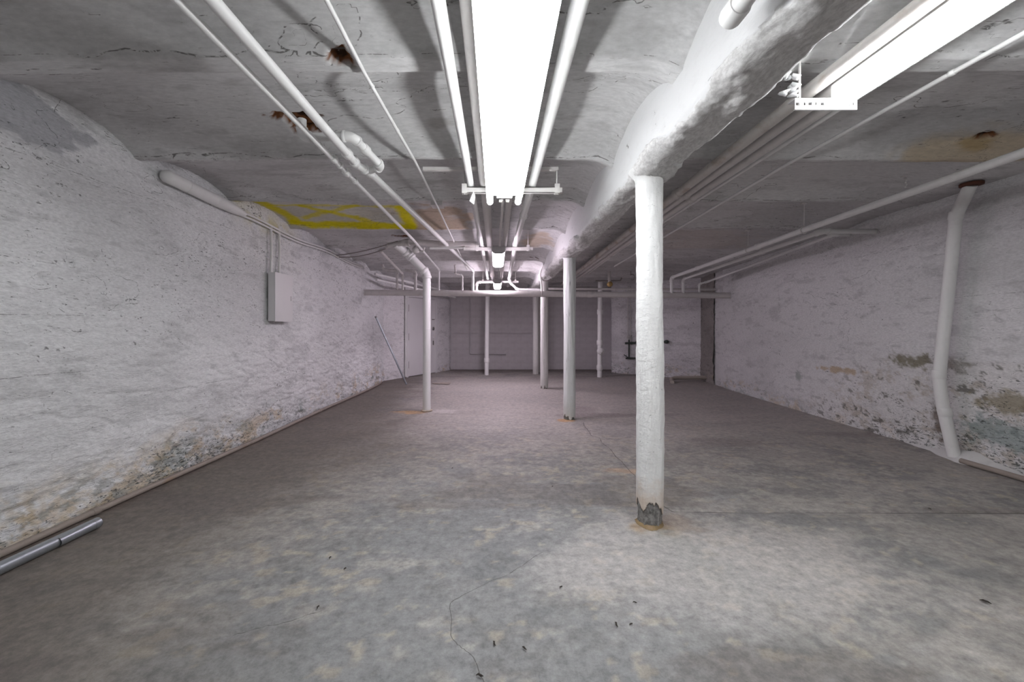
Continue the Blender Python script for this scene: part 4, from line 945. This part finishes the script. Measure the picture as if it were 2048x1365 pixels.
def wrap_lamp(label, xc, y0, y1, zb, w_, h_, mat, rods=True):
    t = thing('wrap_lamp', label, 'lamp', (xc, y0, zb)); org = t.location
    n = 14; sec = []
    for k in range(n + 1):
        a = math.pi * k / n; sec.append((-w_ / 2 * math.copysign(abs(math.cos(a)) ** 0.6, math.cos(a)), -h_ * 0.62 * abs(math.sin(a)) ** 0.6))
    zt = zb + h_ * 0.62
    def ext(ya, yb_, sx, name, mt, cap):
        b = MB(org); vs = [(xc + a * sx, yv, zt + c * sx) for yv in (ya, yb_) for a, c in sec]
        b.add(vs, [(k, k + 1, n + 1 + k + 1, n + 1 + k) for k in range(n)], True)
        if cap: b.add(vs, [tuple(range(n, -1, -1)), tuple(range(n + 1, 2 * n + 2)), (0, n + 1, 2 * n + 1, n)])
        return b.build(name, mt, t)
    ext(y0 + 0.012, y1 - 0.012, 1.0, 'diffuser', mat, True)
    ext(y0, y0 + 0.012, 1.03, 'end_cap', 'cap_grey', True); ext(y1 - 0.012, y1, 1.03, 'end_cap', 'cap_grey', True)
    MB(org).box((xc - w_ / 2, y0, zt), (xc + w_ / 2, y1, zt + h_ * 0.3)).build('pan', 'cap_grey', t)
    if rods:
        for y in (y0 + 0.2, y1 - 0.25): MB(org).tube([V(xc + 0.02, y, zt + h_ * 0.2), V(xc + 0.02, y, cz(xc, y) + 0.03)], 0.006, 8).build('suspension_rod', 'strut', t)
    return t
wrap_lamp('first small lit lamp beyond the big centre lamp', 0.025, 5.20, 6.40, 2.235, 0.165, 0.10, 'lens_c')
wrap_lamp('farthest small lit lamp, just above the cross drain', 0.02, 8.25, 9.45, 2.175, 0.165, 0.10, 'lens_d')

# scrap of tape hanging off the hanger by the centre lamp
b = MB(); q = V(-0.185, 3.33, 2.40)
tri = [(0.0, 0.0, 0.01), (-0.035, -0.004, -0.075), (0.002, -0.008, -0.105), (0.012, 0.0, -0.04)]
vs = [q + V(*p) for p in tri] + [q + V(p[0], p[1] + 0.002, p[2]) for p in tri]
b.add(vs, [(0, 1, 2, 3), (7, 6, 5, 4), (0, 4, 5, 1), (1, 5, 6, 2), (2, 6, 7, 3), (3, 7, 4, 0)])
tag(b.build('tape_scrap', 'enamel'), 'small white torn scrap hanging from the hanger left of the centre lamp', 'scrap')

# ------------------------------------------------------------------ bits on the floor
t = thing('scrap_board', 'thin pale scrap of board lying on the floor left of centre', 'scrap', (-1.27, 9.4, 0.003)); org = t.location
MB(org).obox(V(-1.27, 9.4, 0.010), V(0.94, -0.34, 0), V(0.34, 0.94, 0), V(0, 0, 1), 0.20, 0.05, 0.005).build('strip', 'board', t)
MB(org).obox(V(-1.18, 9.47, 0.020), V(0.99, 0.1, 0), V(-0.1, 0.99, 0), V(0, 0, 1), 0.13, 0.04, 0.004).build('strip', 'board', t)
base = None
for px, py, s in ((1970, 1207, 1.4), (988, 1290, 1.0), (960, 1355, 1.1), (1122, 1177, 0.9), (1232, 1252, 1.1), (1262, 1252, 0.8), (905, 938, 0.8), (1048, 1300, 0.9), (660, 1118, 1.0), (690, 1140, 0.9), (1270, 1208, 0.8), (1105, 975, 0.8), (636, 1217, 0.9), (1860, 1020, 0.8)):
    Y = F * EYE / (py - VY); p = V((px - VX) * Y / F, Y, 0.004)
    if base is None:
        b = MB(); b.tube([V(-0.012, 0, 0.002), V(-0.004, 0.002, 0.004), V(0.006, -0.001, 0.005), V(0.014, 0.002, 0.001)], [0.001, 0.004, 0.0035, 0.001], 6)
        base = b.build('debris_chip', 'debris'); o = base
    else:
        o = base.copy(); COL.objects.link(o)
    o.location = p; o.scale = (s, s, s); o.rotation_euler.z = rng.uniform(0, 6)
    tag(o, 'tiny dark chip of debris on the concrete floor', 'debris', 'dark debris chips scattered on the floor')
